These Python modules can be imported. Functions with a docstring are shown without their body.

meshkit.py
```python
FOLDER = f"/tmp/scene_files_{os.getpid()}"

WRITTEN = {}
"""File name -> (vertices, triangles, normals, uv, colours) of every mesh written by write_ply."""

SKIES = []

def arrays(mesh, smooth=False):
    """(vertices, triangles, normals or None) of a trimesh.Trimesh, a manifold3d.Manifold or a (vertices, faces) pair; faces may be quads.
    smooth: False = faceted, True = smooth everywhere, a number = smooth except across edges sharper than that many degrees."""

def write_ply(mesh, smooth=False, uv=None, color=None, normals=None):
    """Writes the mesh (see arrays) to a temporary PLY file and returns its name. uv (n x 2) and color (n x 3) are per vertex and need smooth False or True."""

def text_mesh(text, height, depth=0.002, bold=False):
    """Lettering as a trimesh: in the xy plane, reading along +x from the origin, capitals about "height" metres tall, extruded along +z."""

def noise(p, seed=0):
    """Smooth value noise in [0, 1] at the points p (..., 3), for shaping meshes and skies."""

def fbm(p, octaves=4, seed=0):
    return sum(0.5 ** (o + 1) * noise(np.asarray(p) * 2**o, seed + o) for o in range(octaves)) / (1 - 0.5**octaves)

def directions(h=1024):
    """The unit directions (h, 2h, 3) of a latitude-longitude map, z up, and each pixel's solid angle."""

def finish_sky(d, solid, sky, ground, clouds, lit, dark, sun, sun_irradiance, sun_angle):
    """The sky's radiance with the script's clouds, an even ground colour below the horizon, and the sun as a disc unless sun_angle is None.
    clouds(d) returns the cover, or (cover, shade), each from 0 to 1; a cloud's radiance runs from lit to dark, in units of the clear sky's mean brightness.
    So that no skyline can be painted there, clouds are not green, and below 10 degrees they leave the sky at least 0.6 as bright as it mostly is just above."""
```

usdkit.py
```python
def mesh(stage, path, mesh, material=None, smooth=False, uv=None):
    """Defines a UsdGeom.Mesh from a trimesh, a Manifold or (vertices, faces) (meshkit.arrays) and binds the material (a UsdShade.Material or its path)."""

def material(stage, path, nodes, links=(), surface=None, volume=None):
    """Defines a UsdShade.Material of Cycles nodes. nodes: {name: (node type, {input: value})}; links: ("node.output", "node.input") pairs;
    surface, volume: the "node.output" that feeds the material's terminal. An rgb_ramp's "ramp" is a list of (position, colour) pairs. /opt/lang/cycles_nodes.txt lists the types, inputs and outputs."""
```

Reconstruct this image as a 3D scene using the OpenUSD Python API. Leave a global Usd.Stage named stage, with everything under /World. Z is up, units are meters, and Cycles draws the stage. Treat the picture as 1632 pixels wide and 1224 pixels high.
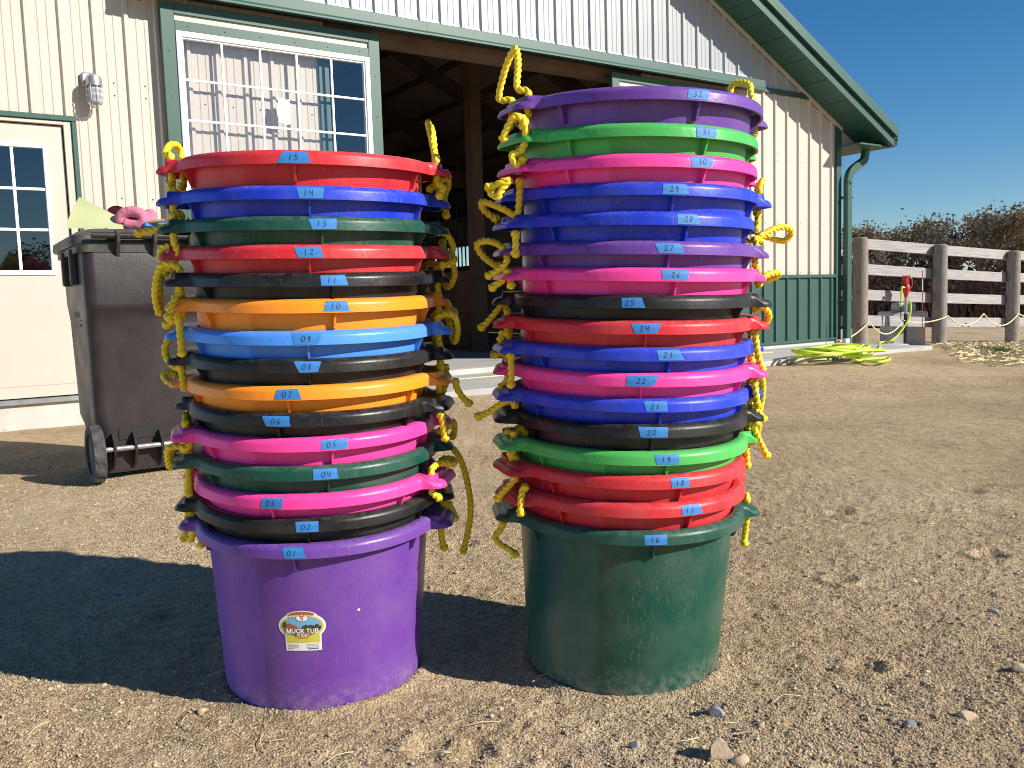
import math, random
import numpy as np, trimesh, usdkit, meshkit
from shapely.geometry import Polygon, LineString, Point, box as sbox
from shapely.ops import unary_union
from shapely import affinity
from pxr import Usd, UsdGeom, UsdLux, Gf, Sdf, Vt, UsdShade

stage = Usd.Stage.CreateInMemory()
UsdGeom.SetStageUpAxis(stage, UsdGeom.Tokens.z)
UsdGeom.SetStageMetersPerUnit(stage, 1.0)
UsdGeom.Xform.Define(stage, '/World')
rng = np.random.default_rng(7); random.seed(7)

# ---------------------------------------------------------------- camera, sky, sun, exposure
EXPOSURE = 0.60
SKY, SUN, SUN_EL = 0.072, 1.25, math.radians(29.5)
sx, sy = 0.919, -0.395; _l = math.hypot(sx, sy); sx, sy = sx/_l, sy/_l
EYE = np.array([0, 0, 0.8506]); FOC = 1388.0; PITCH = math.atan(131/1388.0); ROLL = 0.031
_f = np.array([0, math.cos(PITCH), -math.sin(PITCH)]); _u = np.array([0, math.sin(PITCH), math.cos(PITCH)]); _r = np.array([1.0, 0, 0])
CR = _r*math.cos(ROLL) - _u*math.sin(ROLL); CU = _u*math.cos(ROLL) + _r*math.sin(ROLL); CF = _f
def mat4(x, y, z, p):
    return Gf.Matrix4d(*[float(v) for v in (*x, 0, *y, 0, *z, 0, *p, 1)])
cam = UsdGeom.Camera.Define(stage, '/World/camera')
cam.CreateHorizontalApertureAttr(36.0); cam.CreateVerticalApertureAttr(27.0); cam.CreateFocalLengthAttr(36.0*FOC/1632)
cam.CreateClippingRangeAttr(Gf.Vec2f(0.05, 2000)); cam.CreateExposureAttr(EXPOSURE)
UsdGeom.Xformable(cam).AddTransformOp().Set(mat4(CR, CU, -CF, EYE))
usdkit.material(stage, '/World/Looks/sky', {
    's': ('sky_texture', {'sky_type': 'single_scattering', 'sun_disc': False, 'sun_elevation': SUN_EL, 'sun_rotation': math.atan2(sx, sy), 'air_density': 1.0, 'aerosol_density': 0.05, 'ozone_density': 4.5, 'altitude': 400.0}),
    'h': ('hsv', {'saturation': 1.27, 'value': 1.0}), 'b': ('background_shader', {'strength': SKY})}, [('s.color', 'h.color'), ('h.color', 'b.color')], surface='b.background')
dome = UsdLux.DomeLight.Define(stage, '/World/sky')
UsdShade.MaterialBindingAPI.Apply(dome.GetPrim()).Bind(UsdShade.Material.Get(stage, '/World/Looks/sky'))
sun = UsdLux.DistantLight.Define(stage, '/World/sun')
sun.CreateIntensityAttr(SUN); sun.CreateAngleAttr(0.53); sun.CreateNormalizeAttr(True); sun.CreateColorAttr(Gf.Vec3f(1.0, 0.94, 0.84))
_z = np.array([sx*math.cos(SUN_EL), sy*math.cos(SUN_EL), math.sin(SUN_EL)]); _x = np.cross([0, 0, 1], _z); _x /= np.linalg.norm(_x)
UsdGeom.Xformable(sun).AddTransformOp().Set(mat4(_x, np.cross(_z, _x), _z, (0, 0, 30)))

# ---------------------------------------------------------------- helpers
used = {}
def numbered(parent, name):
    k = (parent, name); n = used.get(k, 0); used[k] = n + 1
    return f'{parent}/{name}' + (f'_{n:03d}' if n else '')
class T:
    """a thing or part: path, and the matrix that takes world points into the thing's own space"""
    def __init__(s, path, inv): s.path, s.inv = path, inv; s.prim = stage.GetPrimAtPath(path)
def tag(o, label=None, cat=None, group=None, kind=None):
    for k, v in (('label', label), ('category', cat), ('group', group), ('kind', kind)):
        if v: o.prim.SetCustomDataByKey(k, v)
    return o
def thing(name, label, cat, loc=(0, 0, 0), rot=None, group=None):
    p = numbered('/World', name); x = UsdGeom.Xform.Define(stage, p)
    R = np.eye(3) if rot is None else np.asarray(rot, float)      # columns = local axes in world
    x.AddTransformOp().Set(mat4(R[:, 0], R[:, 1], R[:, 2], loc))
    m = np.eye(4); m[:3, :3] = R; m[:3, 3] = loc
    return tag(T(p, np.linalg.inv(m)), label, cat, group)
class MB:
    """collects triangles given in world space"""
    def __init__(s): s.v, s.f, s.n = [], [], 0
    def add(s, v, f=None):
        if f is None: v, f = np.asarray(v.vertices), np.asarray(v.faces)
        v = np.asarray(v, float); f = np.asarray(f, int)
        if f.shape[1] == 4: f = np.vstack([f[:, [0, 1, 2]], f[:, [0, 2, 3]]])
        s.v.append(v); s.f.append(f + s.n); s.n += len(v); return s
    def get(s): return np.vstack(s.v), np.vstack(s.f)
def obj(name, mesh, material, parent=None, smooth=False, local=False, label=None, kind=None):
    v, f = mesh.get() if isinstance(mesh, MB) else ((np.asarray(mesh.vertices), np.asarray(mesh.faces)) if hasattr(mesh, 'vertices') else mesh)
    f = np.asarray(f)
    if f.shape[1] == 4: f = np.vstack([f[:, [0, 1, 2]], f[:, [0, 2, 3]]])
    inv = np.eye(4) if parent is None else parent.inv
    if not local and parent is not None: v = v @ inv[:3, :3].T + inv[:3, 3]
    p = numbered(parent.path if parent else '/World', name)
    usdkit.mesh(stage, p, (v, f), material, smooth=smooth)
    return tag(T(p, inv), label, kind=kind)
def loft(rings, closed=True, caps=False):
    """rings: (m, n, 3); joins consecutive rings"""
    R = np.asarray(rings, float); m, n, _ = R.shape
    i, j = np.meshgrid(np.arange(m-1), np.arange(n if closed else n-1), indexing='ij')
    a = i*n + j; b = i*n + (j+1) % n
    f = np.stack([a, b, b+n, a+n], -1).reshape(-1, 4); f = np.vstack([f[:, [0, 1, 2]], f[:, [0, 2, 3]]])
    v = R.reshape(-1, 3)
    if caps:
        v = np.vstack([v, R[0].mean(0), R[-1].mean(0)]); k = np.arange(n); k2 = (k+1) % n
        f = np.vstack([f, np.stack([k2, k, np.full(n, m*n)], 1), np.stack([k + (m-1)*n, k2 + (m-1)*n, np.full(n, m*n+1)], 1)])
    return v, f
def smooth_path(P, step):
    P = np.asarray(P, float)
    if len(P) == 2: n = max(2, int(np.linalg.norm(P[1]-P[0])/step)); return P[0] + (P[1]-P[0])*np.linspace(0, 1, n+1)[:, None]
    Q = np.vstack([2*P[0]-P[1], P, 2*P[-1]-P[-2]]); out = []
    for k in range(1, len(Q)-2):
        p0, p1, p2, p3 = Q[k-1:k+3]; n = max(2, int(np.linalg.norm(p2-p1)/step*1.1))
        t = np.linspace(0, 1, n, endpoint=False)[:, None]
        out.append(.5*((2*p1)+(-p0+p2)*t+(2*p0-5*p1+4*p2-p3)*t*t+(-p0+3*p1-3*p2+p3)*t**3))
    return np.vstack(out + [P[-1:]])
def frames(P):
    t = np.gradient(P, axis=0); t /= np.maximum(np.linalg.norm(t, axis=1, keepdims=True), 1e-9)
    n = np.zeros_like(P); a = np.array([0, 0, 1.0]) if abs(t[0, 2]) < .9 else np.array([1.0, 0, 0])
    v = np.cross(t[0], a); v /= np.linalg.norm(v)
    for k in range(len(P)):
        v = v - t[k]*(v @ t[k]); v /= max(np.linalg.norm(v), 1e-9); n[k] = v
    return t, n, np.cross(t, n)
def tube(P, r, seg=8, caps=True):
    P = np.asarray(P, float); t, n, b = frames(P); r = np.broadcast_to(np.asarray(r, float), (len(P),))
    a = np.arange(seg)*2*math.pi/seg
    return loft(P[:, None] + r[:, None, None]*(np.cos(a)[None, :, None]*n[:, None] + np.sin(a)[None, :, None]*b[:, None]), caps=caps)
def rope_mesh(ctrl, r=.0075, pitch=.040, ends=(True, True), step=.0032):
    P = smooth_path(ctrl, step); t, n, b = frames(P)
    s = np.concatenate([[0], np.cumsum(np.linalg.norm(np.diff(P, axis=0), axis=1))])
    seg = 18; a = np.arange(seg)*2*math.pi/seg
    R = r*(.66 + .40*np.abs(np.cos(1.5*(a[None] - 2*math.pi*s[:, None]/pitch))))
    env = np.ones(len(P)); e = s[-1] - s
    for on, d in ((ends[0], s), (ends[1], e)):
        if on:
            k = d < .020; x = np.clip(d[k]/.020, 0, 1)
            env[k] = np.maximum(.05, np.sqrt(np.maximum(0, 1-((x-.5)/.5)**2))*1.38)
            env[k] = np.where(x > .5, np.maximum(env[k], 1.0), env[k])
    R = R*env[:, None]
    return loft(P[:, None] + R[..., None]*(np.cos(a)[None, :, None]*n[:, None] + np.sin(a)[None, :, None]*b[:, None]), caps=True)
def boxv(o, ax, ay, az, bevel=0.0):
    """a box with one corner at o and the edge vectors ax, ay, az, its edges chamfered by bevel metres"""
    o, A = np.asarray(o, float), [np.asarray(q, float) for q in (ax, ay, az)]
    L = [np.linalg.norm(q) for q in A]; b = min(bevel, *(l*.45 for l in L))
    E = [q/l for q, l in zip(A, L)]; c = o + sum(A)/2; pts = []
    if b <= 0:
        m = trimesh.creation.box(L); M = np.array(m.vertices) @ np.array(E) + c
        f = np.array(m.faces)
        if np.linalg.det(np.array(E)) < 0: f = f[:, ::-1]
        return M, f
    for s in np.ndindex(2, 2, 2):
        h = [(1 if k else -1)*l/2 for k, l in zip(s, L)]; q = [(1 if k else -1)*(l/2-b) for k, l in zip(s, L)]
        for k in range(3): pts.append([h[i] if i == k else q[i] for i in range(3)])
    m = trimesh.convex.convex_hull(np.array(pts)); f = np.array(m.faces)
    if np.linalg.det(np.array(E)) < 0: f = f[:, ::-1]
    return np.array(m.vertices) @ np.array(E) + c, f
def wbox(x0, x1, y0, y1, z0, z1, bevel=0): return boxv((x0, y0, z0), (x1-x0, 0, 0), (0, y1-y0, 0), (0, 0, z1-z0), bevel)
def ray(x, y): return CF + CR*(x-816)/FOC + CU*(612-y)/FOC
def on_z(x, y, z): d = ray(x, y); return EYE + d*(z-EYE[2])/d[2]
def at_y(x, y, Y): d = ray(x, y); return EYE + d*(Y/d[1])

# ---------------------------------------------------------------- materials
def M(name): return '/World/Looks/' + name
POS = {'g': ('geometry', {})}
def simple(name, col, rough=.6, var=.15, scale=8.0, bump=0.0, bscale=60.0, metallic=0.0, stretch=None, spec=.5, col2=None):
    c = np.array(col); lo = c*(1-var); hi = np.minimum(c*(1+var), .95) if col2 is None else np.array(col2)
    nodes = {**POS, 'n': ('noise_texture', {'scale': scale, 'detail': 4.0, 'roughness': .6}), 'r': ('rgb_ramp', {'ramp': [(.3, lo), (.7, hi)]}),
             'p': ('principled_bsdf', {'roughness': rough, 'metallic': metallic, 'specular_ior_level': spec})}
    links = [('n.fac', 'r.fac'), ('r.color', 'p.base_color')]
    src = 'g.position'
    if stretch: nodes['m'] = ('mapping', {'scale': stretch}); links.append(('g.position', 'm.vector')); src = 'm.vector'
    links.append((src, 'n.vector'))
    if bump:
        nodes['n2'] = ('noise_texture', {'scale': bscale, 'detail': 3.0}); nodes['b'] = ('bump', {'strength': 1.0, 'distance': bump})
        links += [(src, 'n2.vector'), ('n2.fac', 'b.height'), ('b.normal', 'p.normal')]
    usdkit.material(stage, M(name), nodes, links, surface='p.BSDF'); return M(name)
def plastic(name, col, dust=.35, dcol=(.42, .37, .32), rough=.36):
    """moulded plastic with scuffs, fine scratches and a film of dust"""
    c = np.array(col)
    nodes = {**POS,
        'n1': ('noise_texture', {'scale': 9.0, 'detail': 6.0, 'roughness': .65}), 'r1': ('rgb_ramp', {'ramp': [(.42, (0, 0, 0)), (.75, (dust,)*3)]}),
        'm2': ('mapping', {'scale': (240.0, 240.0, 34.0)}), 'n2': ('noise_texture', {'scale': 1.0, 'detail': 3.0, 'roughness': .7, 'distortion': .5}), 'r2': ('rgb_ramp', {'ramp': [(.57, (0, 0, 0)), (.70, (dust*1.9,)*3)]}),
        'm3a': ('mapping', {'rotation': (.2, .75, .35)}), 'm3': ('mapping', {'scale': (15.0, 200.0, 200.0)}), 'n3': ('noise_texture', {'scale': 1.0, 'detail': 2.0, 'roughness': .6, 'distortion': .3}), 'r3': ('rgb_ramp', {'ramp': [(.64, (0, 0, 0)), (.74, (dust*1.8,)*3)]}),
        'nm': ('noise_texture', {'scale': 6.0, 'detail': 3.0}), 'rm': ('rgb_ramp', {'ramp': [(.42, (.12, .12, .12)), (.62, (1, 1, 1))]}), 'k': ('math', {'math_type': 'multiply'}),
        'sep': ('separate_xyz', {}), 'up': ('map_range', {'from_min': .25, 'from_max': .95, 'to_min': 0.0, 'to_max': dust*1.5, 'clamp': True}), 'nd': ('noise_texture', {'scale': 55.0, 'detail': 5.0, 'roughness': .7}), 'rd': ('rgb_ramp', {'ramp': [(.38, (0, 0, 0)), (.62, (1, 1, 1))]}), 'kd': ('math', {'math_type': 'multiply'}), 'a3': ('math', {'math_type': 'maximum'}), 'sp': ('separate_xyz', {}), 'lo': ('map_range', {'from_min': .0, 'from_max': .075, 'to_min': dust*3.0, 'to_max': 0.0, 'clamp': True}), 'mx': ('math', {'math_type': 'maximum'}),
        'a1': ('math', {'math_type': 'maximum'}), 'a2': ('math', {'math_type': 'maximum'}),
        'x': ('mix_color', {'a': tuple(c), 'b': tuple(.45*c + .55*np.array(dcol))}),
        'n4': ('noise_texture', {'scale': 4.0, 'detail': 3.0}), 'rr': ('map_range', {'from_min': .3, 'from_max': .7, 'to_min': rough-.06, 'to_max': rough+.12}),
        'nb': ('noise_texture', {'scale': 70.0, 'detail': 2.0}), 'b': ('bump', {'strength': 1.0, 'distance': .0006}),
        'p': ('principled_bsdf', {'specular_ior_level': .36})}
    links = [('g.position', 'n1.vector'), ('g.position', 'm2.vector'), ('m2.vector', 'n2.vector'), ('g.position', 'm3a.vector'), ('m3a.vector', 'm3.vector'), ('m3.vector', 'n3.vector'),
        ('n1.fac', 'r1.fac'), ('n2.fac', 'r2.fac'), ('n3.fac', 'r3.fac'), ('r1.color', 'a1.value1'), ('g.position', 'nm.vector'), ('nm.fac', 'rm.fac'), ('r2.color', 'a2.value1'), ('r3.color', 'a2.value2'), ('a2.value', 'k.value1'), ('rm.color', 'k.value2'), ('k.value', 'a1.value2'),
        ('g.normal', 'sep.vector'), ('sep.z', 'up.value'), ('g.position', 'nd.vector'), ('nd.fac', 'rd.fac'), ('g.position', 'sp.vector'), ('sp.z', 'lo.value'), ('up.result', 'mx.value1'), ('lo.result', 'mx.value2'), ('mx.value', 'kd.value1'), ('rd.color', 'kd.value2'), ('a1.value', 'a3.value1'), ('kd.value', 'a3.value2'),
        ('a3.value', 'x.fac'), ('x.result', 'p.base_color'), ('g.position', 'n4.vector'), ('n4.fac', 'rr.value'), ('rr.result', 'p.roughness'),
        ('g.position', 'nb.vector'), ('nb.fac', 'b.height'), ('b.normal', 'p.normal')]
    usdkit.material(stage, M(name), nodes, links, surface='p.BSDF'); return M(name)
TUB = {'purple': plastic('tub_purple', (.13, .042, .285), .2), 'red': plastic('tub_red', (.56, .018, .028), .22), 'blue': plastic('tub_blue', (.008, .035, .50), .24),
       'green': plastic('tub_forest_green', (.004, .062, .040), .22), 'black': plastic('tub_black', (.0055, .0055, .006), .13), 'orange': plastic('tub_orange', (.90, .27, .012), .16),
       'sky': plastic('tub_light_blue', (.055, .25, .78), .2), 'pink': plastic('tub_pink', (.84, .045, .30), .16), 'lime': plastic('tub_lime', (.055, .40, .075), .2)}
ROPE = simple('yellow_rope', (.84, .60, .016), .55, .18, 30, .0006, 400)
TAPE = simple('blue_tape', (.026, .175, .47), .6, .10, 60, .0002, 200)
INK = simple('marker_ink', (.012, .012, .03), .6, .05)
CREAM = simple('cream_steel', (.53, .455, .385), .42, .04, 2)
STONE = simple('pale_grey_steel', (.35, .35, .36), .36, .04, 2)
GREEN = simple('green_steel', (.026, .080, .060), .46, .08, 3)
WHITE = simple('white_vinyl', (.80, .80, .79), .4, .03)
CONC = simple('concrete', (.47, .45, .41), .85, .14, 3, .002, 90)
SLAB = simple('slab_concrete', (.40, .385, .36), .85, .16, 2, .0015, 120)
SCREW = simple('dark_screw', (.02, .025, .022), .5, .1)
BROWN = simple('brown_board', (.16, .085, .045), .7, .3, 2.5, .001, 40, stretch=(3, 3, .6))
BOARD = simple('raw_lumber', (.12, .076, .046), .75, .25, 3, .001, 60)
PLY = simple('ceiling_sheet', (.30, .20, .14), .8, .2, 1.2)
BLACK = simple('black_steel', (.012, .012, .012), .45, .1)
GALV = simple('galvanised', (.42, .43, .44), .38, .2, 12, metallic=.75)
BIN = plastic('bin_brown', (.024, .0175, .0185), .10, (.26, .23, .22), .40)
BINLID = plastic('bin_lid', (.036, .033, .028), .30, (.30, .29, .24), .45)
RUBBER = simple('tyre_rubber', (.05, .049, .047), .8, .35, 40, .001, 200)
WOOD = simple('weathered_wood', (.335, .315, .308), .85, .3, 2.0, .0015, 30, stretch=(1.6, 1.6, 34))
POST = simple('weathered_post', (.23, .195, .165), .9, .3, 3.0, .002, 60, stretch=(14, 14, 3))
HOSE = simple('lime_hose', (.50, .66, .045), .42, .12, 10)
REDP = simple('red_paint', (.50, .03, .02), .4, .15, 10)
CORD = simple('pale_cord', (.72, .66, .42), .7, .1)
PAPER = simple('crumpled_paper', (.78, .80, .83), .7, .05, 20, .004, 40)
SHEET = simple('pale_yellow_sheet', (.50, .52, .27), .55, .05, 6)
PINK = simple('pink_fleece', (.62, .18, .27), .95, .28, 120, .004, 260)
BLUEI = simple('blue_plastic', (.05, .18, .45), .5, .1)
STRAW = simple('straw_stems', (.62, .51, .30), .7, .25, 30)
GLASS = M('window_glass')
usdkit.material(stage, GLASS, {'t': ('transparent_bsdf', {'color': (.93, .95, .95)}), 'g': ('glossy_bsdf', {'roughness': .004, 'color': (1, 1, 1)}), 'g0': ('geometry', {}), 'i': ('mix_float', {'a': 2.05, 'b': 1/2.05}), 'f': ('fresnel', {}), 'm': ('mix_closure', {})},
                [('g0.backfacing', 'i.fac'), ('i.result', 'f.IOR'), ('f.fac', 'm.fac'), ('t.BSDF', 'm.closure1'), ('g.BSDF', 'm.closure2')], surface='m.closure')
# ground: packed sandy gravel
usdkit.material(stage, M('ground'), {**POS,
    'n1': ('noise_texture', {'scale': .9, 'detail': 7.0, 'roughness': .62}), 'r1': ('rgb_ramp', {'ramp': [(.30, (.42, .305, .176)), (.50, (.56, .425, .262)), (.68, (.66, .525, .345))]}),
    'v': ('voronoi_texture', {'scale': 170.0}), 'bw': ('rgb_to_bw', {}), 'r2': ('rgb_ramp', {'ramp': [(.15, (.55, .52, .50)), (.5, (1, 1, 1)), (.9, (1.35, 1.32, 1.28))]}),
    'mu': ('mix_color', {'blend_type': 'multiply', 'fac': .75, 'use_clamp': False}),
    'n2': ('noise_texture', {'scale': 14.0, 'detail': 8.0, 'roughness': .75}), 'r3': ('rgb_ramp', {'ramp': [(.32, (.62, .58, .55)), (.55, (1, 1, 1))]}), 'mu2': ('mix_color', {'blend_type': 'multiply', 'fac': .85}),
    'n3': ('noise_texture', {'scale': 330.0, 'detail': 3.0}), 'b1': ('bump', {'strength': 1.0, 'distance': .006}), 'b2': ('bump', {'strength': 1.0, 'distance': .0042, 'invert': True}), 'b3': ('bump', {'strength': 1.0, 'distance': .016}),
    'p': ('principled_bsdf', {'roughness': .95, 'specular_ior_level': .15})},
    [('g.position', 'n1.vector'), ('n1.fac', 'r1.fac'), ('g.position', 'v.vector'), ('v.color', 'bw.color'), ('bw.val', 'r2.fac'), ('r1.color', 'mu.a'), ('r2.color', 'mu.b'),
     ('g.position', 'n2.vector'), ('n2.fac', 'r3.fac'), ('mu.result', 'mu2.a'), ('r3.color', 'mu2.b'), ('mu2.result', 'p.base_color'),
     ('g.position', 'n3.vector'), ('n2.fac', 'b3.height'), ('b3.normal', 'b1.normal'), ('n3.fac', 'b1.height'), ('b1.normal', 'b2.normal'), ('v.distance', 'b2.height'), ('b2.normal', 'p.normal')], surface='p.BSDF')
def stone_mat(name, ramp):
    usdkit.material(stage, M(name), {**POS, 'o': ('object_info', {}), 'r': ('rgb_ramp', {'ramp': ramp}), 'n': ('noise_texture', {'scale': 160.0, 'detail': 4.0}), 'r2': ('rgb_ramp', {'ramp': [(.3, (.7, .7, .7)), (.7, (1.1, 1.1, 1.1))]}),
        'm': ('mix_color', {'blend_type': 'multiply', 'fac': 1.0, 'use_clamp': False}), 'p': ('principled_bsdf', {'roughness': .9, 'specular_ior_level': .2})},
        [('o.random', 'r.fac'), ('g.position', 'n.vector'), ('n.fac', 'r2.fac'), ('r.color', 'm.a'), ('r2.color', 'm.b'), ('m.result', 'p.base_color')], surface='p.BSDF')
    return M(name)
PEB = [stone_mat(f'gravel_{k}', [(0, a), (.5, b), (1, c)]) for k, (a, b, c) in enumerate([((.38, .28, .17), (.48, .36, .22), (.58, .46, .31)), ((.44, .34, .22), (.54, .43, .29), (.62, .51, .37)), ((.27, .19, .12), (.42, .31, .20), (.48, .38, .27))])]
def leaf_mat(name, a, b):
    usdkit.material(stage, M(name), {'g': ('geometry', {}), 'r': ('rgb_ramp', {'ramp': [(0, a), (1, b)]}), 'd': ('diffuse_bsdf', {}), 't': ('translucent_bsdf', {}), 'm': ('mix_closure', {'fac': .3})},
        [('g.random_per_island', 'r.fac'), ('r.color', 'd.color'), ('r.color', 't.color'), ('d.BSDF', 'm.closure1'), ('t.BSDF', 'm.closure2')], surface='m.closure'); return M(name)
OAK = leaf_mat('brown_oak_leaves', (.17, .13, .085), (.34, .27, .18))
OAK2 = leaf_mat('olive_brown_leaves', (.14, .11, .058), (.28, .215, .12))
BARK = simple('grey_bark', (.12, .095, .085), .9, .3, 6)
BRUSH = leaf_mat('dry_brush', (.05, .032, .026), (.14, .10, .085))
GRASS = leaf_mat('grass_blades', (.05, .09, .02), (.16, .19, .06))

# ---------------------------------------------------------------- ground
U = np.array([.83002, .55773, 0.0]); U /= np.linalg.norm(U); N = np.array([U[1], -U[0], 0.0]); W0 = np.array([-3.618, 6.527, 0.0]); ZF = .20
def W(s, n, z): return W0 + U*s + N*n + np.array([0, 0, z])
def sn(P): d = np.asarray(P)[..., :2] - W0[:2]; return d @ U[:2], d @ N[:2]
def ground_z(x, y, detail=True):
    x, y = np.asarray(x, float), np.asarray(y, float); P = np.stack([x, y], -1); s, n = sn(P)
    def sm(a, b, t): t = np.clip((t-a)/(b-a), 0, 1); return t*t*(3-2*t)
    z = .095*sm(3.6, 1.5, n)*sm(.6, 2.6, s)*(1-sm(9.9, 13, s))
    z = z - .10*sm(9.5, 14, s)*sm(2.5, -1, n) - .012*np.clip(np.hypot(x, y)-14, 0, 60)*(sm(12, 20, np.hypot(x, y)))
    z = np.where((n < -.25) & (s > -1.0) & (s < 9.6), np.minimum(z, -.05), z)
    q = np.stack([x, y, np.zeros_like(x)], -1)
    near = np.exp(-(np.hypot(x, y-2)/6)**2)
    z = z + (meshkit.fbm(q*1.3, 3, 1)-.5)*.030
    if detail:
        z = z + near*((meshkit.fbm(q*9, 4, 2)-.5)*.016 + (meshkit.fbm(q*42, 3, 5)-.5)*.012 + (meshkit.noise(q*105, 8)-.5)*.0035)
        # hoof and boot prints: shallow dishes with a raised lip
        for px, py, r in prints:
            d = np.hypot(x-px, y-py)/r; z = z + np.where(d < 2, -.011*np.exp(-(d/.75)**4) + .006*np.exp(-((d-1.1)/.28)**2), 0)
    # the tubs stand on the flat
    for px, py in ((-.462, 1.994), (.2425, 2.017)):
        d = np.hypot(x-px, y-py); z = z*(1-np.exp(-(d/.27)**8)) + .008*np.exp(-((d-.236)/.016)**2)*(.4+1.2*meshkit.noise(q*14, 3))
    return z
prints = [(-.18, 1.62, .055), (-.10, 1.60, .05), (.05, 1.5, .05), (.78, 1.9, .05), (1.1, 1.75, .055), (-.9, 1.45, .05), (.95, 2.5, .05), (1.5, 2.7, .06), (1.25, 3.3, .06), (-1.0, 2.35, .05), (-.75, 2.6, .055), (.55, 1.45, .05), (1.9, 3.6, .07), (.2, 3.4, .06), (-.2, 3.0, .06)]
def axis_lines(lo, a, b, hi, fine, grow=1.09):
    c = list(np.arange(a, b, fine)); st = fine; p = c[-1]
    while p < hi: st *= grow; p += st; c.append(p)
    st = fine; p = a; L = []
    while p > lo: st *= grow; p -= st; L.append(p)
    return np.array(L[::-1] + c)
gx = axis_lines(-320, -1.35, 1.75, 320, .0085, 1.06); gy = axis_lines(-60, 1.15, 3.2, 420, .0085, 1.05)
GX, GY = np.meshgrid(gx, gy, indexing='ij'); gv = np.stack([GX, GY, ground_z(GX, GY)], -1).reshape(-1, 3)
ii, jj = np.meshgrid(np.arange(len(gx)-1), np.arange(len(gy)-1), indexing='ij'); a = ii*len(gy)+jj
gf = np.stack([a, a+len(gy), a+len(gy)+1, a+1], -1).reshape(-1, 4)
obj('ground', (gv, gf), M('ground'), smooth=True, kind='structure')
def gz(x, y): return float(ground_z(np.array([x]), np.array([y]))[0])

# concrete apron in front of the barn door, two pours with a joint
ap = thing('concrete_apron', None, None); tag(ap, kind='structure')
for s0, s1 in ((1.75, 4.55), (4.565, 7.0), (7.015, 9.78)):
    obj('slab', boxv(W(s0, .005, -.15), U*(s1-s0), N*1.36, (0, 0, .295), .006), SLAB, ap)

# ---------------------------------------------------------------- barn
barn = thing('barn', 'cream pole barn with dark green trim, wide sliding door and gabled roof', 'barn', W(0, 0, 0))
S0, S1, SR, ZC = -1.1, 9.70, 4.30, 3.10
def zs(s): return 4.31 - .5107*((s if s > SR else 2*SR - s) - 7.326)      # the soffit's height where it meets the wall
def wb(s0, s1, n0, n1, z0, z1, bevel=0): return boxv(W(s0, n0, z0), U*(s1-s0), N*(n1-n0), (0, 0, z1-z0), bevel)
def prof(phase, s0, s1, minor=True):
    """the corrugation's outline (s, n) between s0 and s1: major ribs every 9 inches, two low ribs between"""
    P = [(s0, 0)]; k = math.floor((s0-phase)/.2286)
    while phase + k*.2286 < s1:
        c = phase + k*.2286
        for d, n in ((-.026, 0), (-.013, .025), (.012, .025), (.027, 0)) if not minor else ((-.026, 0), (-.013, .025), (.012, .025), (.027, 0), (.070, 0), (.077, .0042), (.092, .0042), (.100, 0), (.132, 0), (.139, .0042), (.154, .0042), (.162, 0)):
            if s0 < c+d < s1: P.append((c+d, n))
        k += 1
    return P + [(s1, 0)]
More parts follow.
